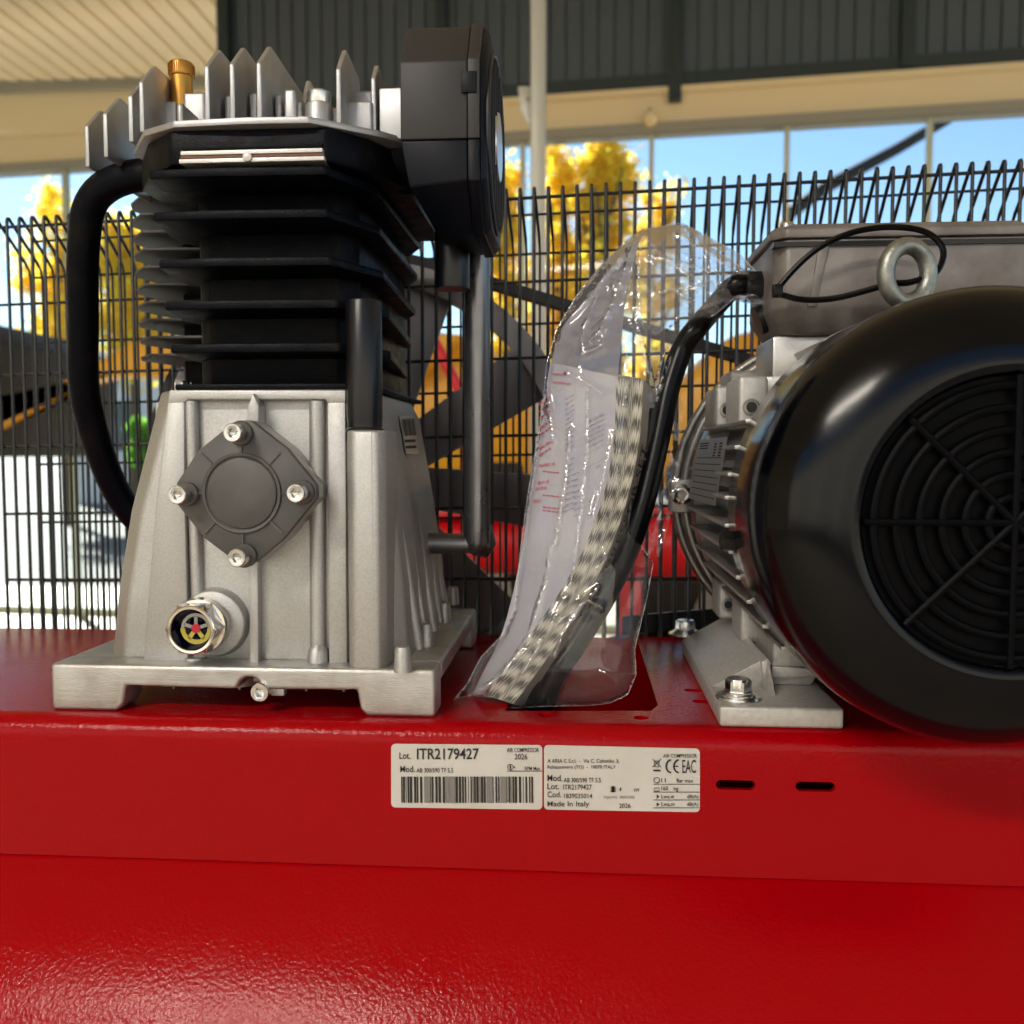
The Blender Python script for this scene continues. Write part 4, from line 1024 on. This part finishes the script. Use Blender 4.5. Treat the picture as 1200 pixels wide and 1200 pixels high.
for cxp, bar_ in ((786.3, 0), (795.3, 1)):
    pts = [at(cxp + 5.6*math.cos(R(a)), 898 + 7.3*math.sin(R(a)), -.0011) for a in range(90, 271, 12)]
    tx.tube(pts, .0005, 6)
    if bar_: pquad(tx, cxp - 5, 897.4, cxp - .3, 898.7)
tx.tube([at(764.5, 889.5, -.0011), at(774.5, 899, -.0011)], .00022, 5); tx.tube([at(774.5, 889.5, -.0011), at(764.5, 899, -.0011)], .00022, 5)
tx.tube([at(a, b, -.0011) for a, b in ((766.5, 891.5), (772.5, 891.5), (771.5, 898.5), (767.5, 898.5))], .00022, 5, closed=True)
pquad(tx, 765.5, 902, 774, 904)
for y_, a_, b_ in ((915, '11', 'Bar max'), (923.5, '160', 'kg'), (932.5, 'Lwa,w', 'dB(A)'), (941.5, 'Lwa,m', 'dB(A)')):
    pass
ptext('11', 775, 912, 780, 916.8, tx); ptext('Bar max', 793, 912.5, 812.5, 917, tx)
ptext('160', 775, 921.5, 783, 926.2, tx); ptext('kg', 789.5, 922, 795, 927.8, tx)
ptext('Lwa,w', 775, 931, 790, 936.3, tx); ptext('dB(A)', 805, 931.3, 818.5, 936.8, tx)
ptext('Lwa,m', 775, 940, 790.5, 945.3, tx); ptext('dB(A)', 805, 940.3, 818.5, 945.8, tx)
for k in range(4): pquad(tx, 765.5, 918.7 + k*9.2, 819.8, 919.4 + k*9.2)
for y_ in (933.5, 942.7): tx.add([at(769.5, y_ - 2.4, -.0011), at(773, y_, -.0011), at(769.5, y_ + 2.4, -.0011)], [(0,2,1)])
cc_ = at(769.5, 914.3, -.0011); tx.tube([cc_ + Vector((.0017*math.cos(R(a)), 0, .0017*math.sin(R(a)))) for a in range(0, 360, 24)], .0002, 5, closed=True)
tx.tube([at(a, b, -.0011) for a, b in ((766.5, 923.5), (772.5, 923.5), (772.5, 927), (766.5, 927))], .0002, 5, closed=True)
tx.build('lettering', M['ink'], L2, smooth=False, solid=False)
tx = MB(); ptext('V/ph/Hz  400/3/50', 707, 932.5, 743.5, 936.8, tx); tx.build('grey_lettering', M['inkg'], L2, smooth=False, solid=False)

# ================================================================== cable, booklet, bag, tie
def yb(py): return .048 + (820 - py) / 560 * .062
def bagpt(x, y, dy=0): return at(x, y, yb(y) + dy)
c1 = [(836,362,.020),(816,385,-.004),(799,410,.0),(784,455,.0),(774,505,.0),(763,555,.0),(750,605,.0),(730,658,.002),(704,708,.003),(674,756,.003),(648,795,.003)]
pts = [bagpt(x, y, d + .012) for x, y, d in c1]
pts = [Vector((.112, .112, .2775)), Vector((.104, .111, .2765))] + pts
pts += [Vector((pts[-1].x - .012, pts[-1].y + .002, -.02)), Vector((pts[-1].x - .03, pts[-1].y + .01, -.04))]
CB = thing('power_cable', 'thick black power cable curving out of the terminal box down through the plastic bag', 'cable', pts[-2])
MB().tube(smoothpath(pts, 6), .0076, 18).build('sheath', M['cable'], CB, ang=80)
c2 = [(757,545,.014),(744,590,.014),(727,634,.013),(706,675,.013),(680,715,.013),(654,750,.013),(636,778,.013),(624,800,.014)]
pts = [bagpt(x, y, d) for x, y, d in c2]; pts = [bagpt(768, 480, .010)] + pts + [Vector((pts[-1].x, pts[-1].y + .004, -.02))]
MB().tube(smoothpath(pts, 5), .0055, 14).build('inner_cable', M['cable'], CB, ang=80)

A_ = [(645,425),(632,500),(622,570),(612,640),(600,700),(585,750),(565,790),(554,815)]
B_ = [(722,441),(720,505),(710,570),(690,630),(662,684),(630,732),(600,773),(566,814)]
C_ = [(754,444),(750,510),(739,570),(721,628),(694,688),(662,740),(633,783),(602,825)]
D_ = [(773,466),(764,520),(750,575),(733,630),(706,690),(674,744),(645,786),(612,828)]
def dense(l, n=6):
    q = smoothpath([Vector((a, b, 0)) for a, b in l], n); return [(v.x, v.y) for v in q]
A2, B2, C2, D2 = dense(A_), dense(B_), dense(C_), dense(D_)
n = len(A2)
BK = thing('instruction_booklet', 'thick curved instruction booklet with grey striped page edges inside the plastic bag', 'booklet', bagpt(600, 815))
def ribbon(P, Q, dp, dq, name, m, nu=1, thick=0):
    mb = MB(); uv = []
    vs = []
    for i in range(n):
        a = bagpt(*P[i], dp); b = bagpt(*Q[i], dq)
        for k in range(nu + 1):
            vs.append(a.lerp(b, k / nu)); uv.append((k / nu, i / (n - 1)))
    fs = [(i*(nu+1)+k, i*(nu+1)+k+1, (i+1)*(nu+1)+k+1, (i+1)*(nu+1)+k) for i in range(n-1) for k in range(nu)]
    return mb.add(vs, fs).build(name, m, BK, uv=uv, solid=False, ang=60)
ribbon(B2, C2, 0, .0, 'page_edges', M['pages'], 6)
cvL = ribbon(A2, B2, .018, -.0003, 'front_cover', M['paper'], 4)
ribbon(C2, D2, -.0003, .014, 'back_cover', M['paper2'], 2)
ribbon(A2, D2, .0185, .0145, 'inner_pages', M['paper'], 2)
mb = MB(); mb.add([bagpt(*A2[0], .018), bagpt(*B2[0], 0), bagpt(*C2[0], 0), bagpt(*D2[0], .014)], [(0,1,2,3)]).build('page_top', M['paper2'], BK, solid=False, smooth=False)
# printing on the cover: slanted lines
def cov_at(px, py):
    # nearest parameter along by py
    best = min(range(n), key=lambda i: abs(A2[i][1] + (B2[i][1] - A2[i][1]) * .5 - py))
    a, b = A2[best], B2[best]; u = (px - a[0]) / max(1, (b[0] - a[0])); u = min(1, max(0, u))
    return bagpt(px, py, .018 * (1 - u) - .0003 * u - .0014)
pr = MB(); prd = MB()
def seg(mb, x0, y0, x1, y1, w=.9):
    mb.add([cov_at(x0, y0 - w/2), cov_at(x1, y1 - w/2), cov_at(x1, y1 + w/2), cov_at(x0, y0 + w/2)], [(0,1,2,3)])
random.seed(5)
def words(mb, x0, y0, L, slope, w=1.1):
    x = x0
    while x < x0 + L:
        l = random.uniform(2.5, 6); l = min(l, x0 + L - x + 1)
        seg(mb, x, y0 + (x - x0) * slope, x + l, y0 + (x + l - x0) * slope, w); x += l + 1.2
for k, y_ in enumerate((486, 492, 498, 504, 510, 516)): words(prd, 689, y_ + 8, 18, -.5)
for y_ in (524, 540): words(prd, 688, y_ + 8, 22, -.55, .6)
words(prd, 698, 548, 6, -.5)
for k in range(11): words(prd, 662, 468 + k*6, 10, -.6, 1.0)
for k in range(10): words(prd, 663, 540 + k*6.5, 9, -.4, 1.0)
for k in range(8): words(prd, 672, 556 + k*7, 6, -.4, 1.0)
for x_, y_ in ((690, 588), (690, 596), (688, 604), (658, 596), (658, 600)): words(prd, x_, y_, 7, -.5, 1.2)
for y_ in (470, 478, 486, 498, 506, 522, 530): words(pr, 632, y_ + 4, 12, -.7, 2.0)
def ct(s, x0, y0, x1, y1, mb, sl=-.15):
    ptext(s, x0, y0, x1, y1, mb, Y=lambda a, b: cov_at(a, b + (a - x0) * sl))
random.seed(8)
ct('operator', 640, 517, 649, 523, pr); ct('ozadjer za', 631, 543, 650, 549, pr); ct('dor el', 630, 563, 643, 568, pr)
ct('indica', 628, 570, 640, 575, pr); ct('deler', 625, 585, 634, 590, pr); ct('manuale', 648, 436, 664, 440, pr, 0); ct('istruzioni per', 648, 446, 670, 450, pr, .1)
for y_ in (552, 580, 594, 598): words(pr, 636, y_, 18, .1, 1.2)
PR = pr.build('red_print', M['inkred'], cvL, smooth=False, solid=False)
PR['label'] = 'red printed lines on the cover'
prd.build('grey_print', M['inkfaint'], cvL, smooth=False, solid=False)
# rotated lettering on the back cover
bt = MB()
def bc(px, py):
    best = min(range(n), key=lambda i: abs(C2[i][1] - py)); c, d = C2[best], D2[best]
    return best
cu_ = MB(); ptext('COMPRESSOR SET', 0, 0, 100, 10, cu_, Y=lambda a, b: Vector((a, b, 0)))
def backmap(v):
    s_ = v.x / 100; w = v.y / 10
    f_ = (n - 1) * (.66 - .50 * s_) * 1.0
    f_ = max(0, min(n - 2, f_)) ; i = int(f_); t_ = f_ - i
    def L(P): return Vector((P[i][0]*(1-t_) + P[i+1][0]*t_, P[i][1]*(1-t_) + P[i+1][1]*t_))
    c, d = L(C2), L(D2); u = .25 + w * .45
    q = c.lerp(d, u); return bagpt(q.x, q.y, -.0003 + .0143 * u - .0010)
cu_.v = [backmap(v) for v in cu_.v]
cu_.build('back_lettering', M['ink'], [c for c in BK.children if c.name.startswith('back_cover')][0], smooth=False, solid=False)
# leaflet standing above
lf = [(751,276),(742,310),(732,360),(724,441),(722,500),(700,500),(668,480),(645,430),(652,400),(672,350),(700,316),(730,288)]
LF = MB().prism([at(x, y, yb(y) + .026) for x, y in lf], (0, .0012, 0)).build('folded_leaflet', M['leaflet'], None, bev=0)
tag(LF, 'grey folded paper leaflet with a pointed top behind the booklet', 'leaflet')
hl = MB()
for k in range(5): pass
for (x0, y0, x1, y1) in ((692,385,706,370),(692,392,700,388),(690,400,703,392),(688,408,700,404)):
    p0_, p1_ = at(x0, y0, yb(y0) + .0245), at(x1, y1, yb(y1) + .0245)
    hl.tube([p0_, p1_], .0004, 5)
hl.build('pen_marks', M['inkfaint'], LF)

# the bag: two film sheets joined at their edge, wrinkled
OUT = [(530,822),(548,800),(563,770),(590,742),(602,715),(610,640),(618,580),(628,520),(636,470),(640,425),(652,385),(676,345),(705,310),(735,280),(752,268),(776,264),(800,261),(818,270),(845,285),(868,298),(886,318),(900,330),(913,338),(913,346),(898,356),(876,356),(858,352),(842,366),(812,386),(795,398),(780,412),(772,440),(769,470),(762,510),(752,555),(741,592),(738,618),(752,640),(766,660),(757,708),(748,744),(744,762),(746,790),(736,814),(715,824),(690,827),(640,828),(600,830),(560,828)]
O2 = []
for i in range(len(OUT)):
    a = Vector(OUT[i]); b = Vector(OUT[(i+1) % len(OUT)]); m_ = max(1, int((b - a).length / 3.5))
    for k in range(m_): O2.append(a.lerp(b, k / m_))
def inside(p):
    c = False; j = len(O2) - 1
    for i in range(len(O2)):
        if (O2[i].y > p.y) != (O2[j].y > p.y) and p.x < (O2[j].x - O2[i].x) * (p.y - O2[i].y) / (O2[j].y - O2[i].y) + O2[i].x: c = not c
        j = i
    return c
random.seed(11)
gr = []
yy_ = 262
while yy_ < 830:
    xx_ = 532
    while xx_ < 912:
        p = Vector((xx_ + random.uniform(-1, 1), yy_ + random.uniform(-1, 1)))
        if inside(p):
            dmin = min((p.x - o.x) ** 2 + (p.y - o.y) ** 2 for o in O2) ** .5
            if dmin > 1.5: gr.append((p, dmin))
        xx_ += 2.7
    yy_ += 2.7
allp = [p for p in O2] + [p for p, d in gr]
dist = [0.0] * len(O2) + [d for p, d in gr]
res = delaunay_2d_cdt(allp, [(i, (i + 1) % len(O2)) for i in range(len(O2))], [], 1, 1e-6)
V2, E2, F2, ov, oe, of = res
dd = [dist[o[0]] if o else 0 for o in ov]
CREASES = [
 [(752,270),(775,300),(805,322),(840,338),(880,350)], [(752,270),(748,320),(750,372)], [(742,285),(728,330),(705,385),(682,414),(684,385),(700,345)],
 [(682,415),(704,404),(722,352),(718,332)], [(664,437),(685,447),(706,462)], [(634,432),(643,470),(648,515)], [(742,362),(752,400),(762,442),(774,466)],
 [(688,455),(689,520),(682,600),(668,690),(640,745),(612,790)], [(800,262),(776,284),(758,300)], [(800,262),(835,300),(888,334)],
 [(905,340),(850,352),(800,368),(770,392)], [(905,338),(840,300),(790,272)], [(905,342),(830,330),(770,345)], [(900,338),(820,315),(762,300)],
 [(565,812),(600,775),(650,735),(700,690)], [(645,640),(640,680),(622,740)], [(749,742),(765,660),(786,580),(795,500)], [(756,740),(742,790)],
 [(700,665),(712,655),(707,640)], [(683,700),(705,712)], [(545,818),(590,790),(620,745)], [(655,385),(690,350),(728,300)], [(720,505),(708,560),(694,610)],
 [(668,505),(664,560),(650,640)], [(770,345),(786,338),(810,352)], [(690,700),(660,742),(650,770)], [(735,450),(728,520),(722,570)]]
CH = {}
def crease_h(p, seed):
    key = (round(p.x, 3), round(p.y, 3), seed)
    if key in CH: return CH[key]
    best = 0
    for k, c in enumerate(CREASES):
        if seed > 5 and k % 3: continue
        for a, b in zip(c, c[1:]):
            ax, ay = a; bx, by = b
            if p.x < min(ax, bx) - 12 or p.x > max(ax, bx) + 12 or p.y < min(ay, by) - 12 or p.y > max(ay, by) + 12: continue
            dx_, dy_ = bx - ax, by - ay
            t = max(0, min(1, ((p.x - ax) * dx_ + (p.y - ay) * dy_) / (dx_ * dx_ + dy_ * dy_)))
            d2 = (p.x - ax - dx_ * t) ** 2 + (p.y - ay - dy_ * t) ** 2
            if d2 < 144:
                h = math.exp(-math.sqrt(d2) / 2.6); best = max(best, h)
    CH[key] = best
    return best
def wr(p, seed):
    # pulled creases from the tied neck plus soft billows
    q = Vector((p.x / 70, p.y / 110, seed))
    soft = noise.noise(q * 1.3) * .0045 + noise.noise(Vector((p.x / 30 + p.y / 90, p.y / 60 - p.x / 80, seed))) * .0009
    ang = math.atan2(p.y - 338, p.x - 915); rad = math.hypot(p.y - 338, p.x - 915)
    fan = (1 - abs(noise.noise(Vector((ang * 8, rad / 260, seed * 3))) * 2)) ** 4 * .003 * max(0, min(1, (330 - rad) / 200)) * .4
    return soft + fan + crease_h(p, seed) * .0034
FOLD_GLINT = []; VEIL = []  # crease highlights stored per vertex as milkier, glossier film
def sheet(sign, seed, mb):
    vs = []
    for p, d in zip(V2, dd):
        th = .021 * min(1, d / 42) ** .5
        nk = min(1, max(.15, (915 - p.x) / 120)) if p.y < 420 else 1
        th *= nk
        base_y = yb(p.y) + .010
        off_ = sign * (th * .75 + wr(p, seed) * min(1, d / 8))
        vs.append(at(p.x, p.y, base_y + off_))
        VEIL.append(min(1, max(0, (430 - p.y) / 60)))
        FOLD_GLINT.append(max(crease_h(p, seed) ** 2.2, .35 * math.exp(-d / 1.6)) * (.45 + .55 * abs(noise.noise(Vector((p.x / 14, p.y / 14, seed))) * 2.2)))
    mb.add(vs, F2)
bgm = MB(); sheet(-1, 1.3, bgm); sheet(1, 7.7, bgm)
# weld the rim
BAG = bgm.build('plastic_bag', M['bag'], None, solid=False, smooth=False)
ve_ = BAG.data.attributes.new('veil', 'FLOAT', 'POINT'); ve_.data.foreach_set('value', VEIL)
fa_ = BAG.data.attributes.new('fold_glint', 'FLOAT', 'POINT'); fa_.data.foreach_set('value', [min(1, f) for f in FOLD_GLINT])
bm = bmesh.new(); bm.from_mesh(BAG.data); bmesh.ops.remove_doubles(bm, verts=bm.verts, dist=1e-5); bm.to_mesh(BAG.data); bm.free()
BAG.data.shade_smooth()
tag(BAG, 'crumpled clear plastic bag holding the booklet and cable between pump and motor', 'bag')

# loose flap of the bag behind the cable
FPX = [(778,440),(790,432),(797,455),(803,492),(803,522),(795,560),(784,612),(771,656),(752,650),(742,612),(752,560),(764,500)]
fpv = []; 
for i in range(len(FPX)):
    a = Vector(FPX[i]); b = Vector(FPX[(i+1) % len(FPX)]); k_ = max(1, int((b - a).length / 5))
    fpv += [a.lerp(b, j / k_) for j in range(k_)]
nb = len(fpv)
def ins(p):
    c = False; j = nb - 1
    for i in range(nb):
        if (fpv[i].y > p.y) != (fpv[j].y > p.y) and p.x < (fpv[j].x - fpv[i].x) * (p.y - fpv[i].y) / (fpv[j].y - fpv[i].y) + fpv[i].x: c = not c
        j = i
    return c
for yy_ in range(434, 656, 4):
    for xx_ in range(740, 806, 4):
        p = Vector((xx_ + .3, yy_ + .2))
        if ins(p) and min((p - q).length for q in fpv[:nb]) > 2: fpv.append(p)
r_2 = delaunay_2d_cdt(fpv, [(i, (i + 1) % nb) for i in range(nb)], [], 1, 1e-6)
fm_ = MB(); fm_.add([at(p.x, p.y, yb(p.y) + .028 + .004 * noise.noise(Vector((p.x / 12, p.y / 40, 3))) + .002 * noise.noise(Vector((p.x / 6, p.y / 15, 9)))) for p in r_2[0]], r_2[2])
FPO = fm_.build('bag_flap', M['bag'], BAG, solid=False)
fa_ = FPO.data.attributes.new('fold_glint', 'FLOAT', 'POINT'); fa_.data.foreach_set('value', [max(0, noise.noise(Vector((v.co.x * 300, 0, v.co.z * 60)))) ** 1.5 * 1.5 for v in FPO.data.vertices])

# cable tie that closes the bag
TI = thing('cable_tie', 'long black cable tie looping from the bag neck over the terminal box', 'cable tie', at(912, 340, .05))
w1 = smoothpath([at(x, y, Y) for x, y, Y in ((911,338,.052),(935,311,.05),(962,289,.048),(1000,272,.046),(1045,266,.044),(1085,272,.042),(1105,292,.04),(1098,318,.036),(1070,330,.031),(1050,332,.029))], 6)
MB().tube(w1, .0019, 8).build('strap', M['cable'], TI)
w2_ = smoothpath([at(x, y, Y) for x, y, Y in ((911,344,.052),(940,351,.05),(975,350,.047),(1010,342,.042),(1050,330,.034))], 6)
MB().tube(w2_, .0019, 8).build('strap', M['cable'], TI)
h_ = at(911, 341, .052)
MB().box(h_.x - .003, h_.x + .003, h_.y - .003, h_.y + .003, h_.z - .004, h_.z + .004).build('tie_head', M['cable'], TI, bev=.0008)
# small label tuft / scrap on the label edge
print('objects', len(bpy.data.objects), 'tris', sum(len(o.data.polygons) for o in bpy.data.objects if o.type == 'MESH'))
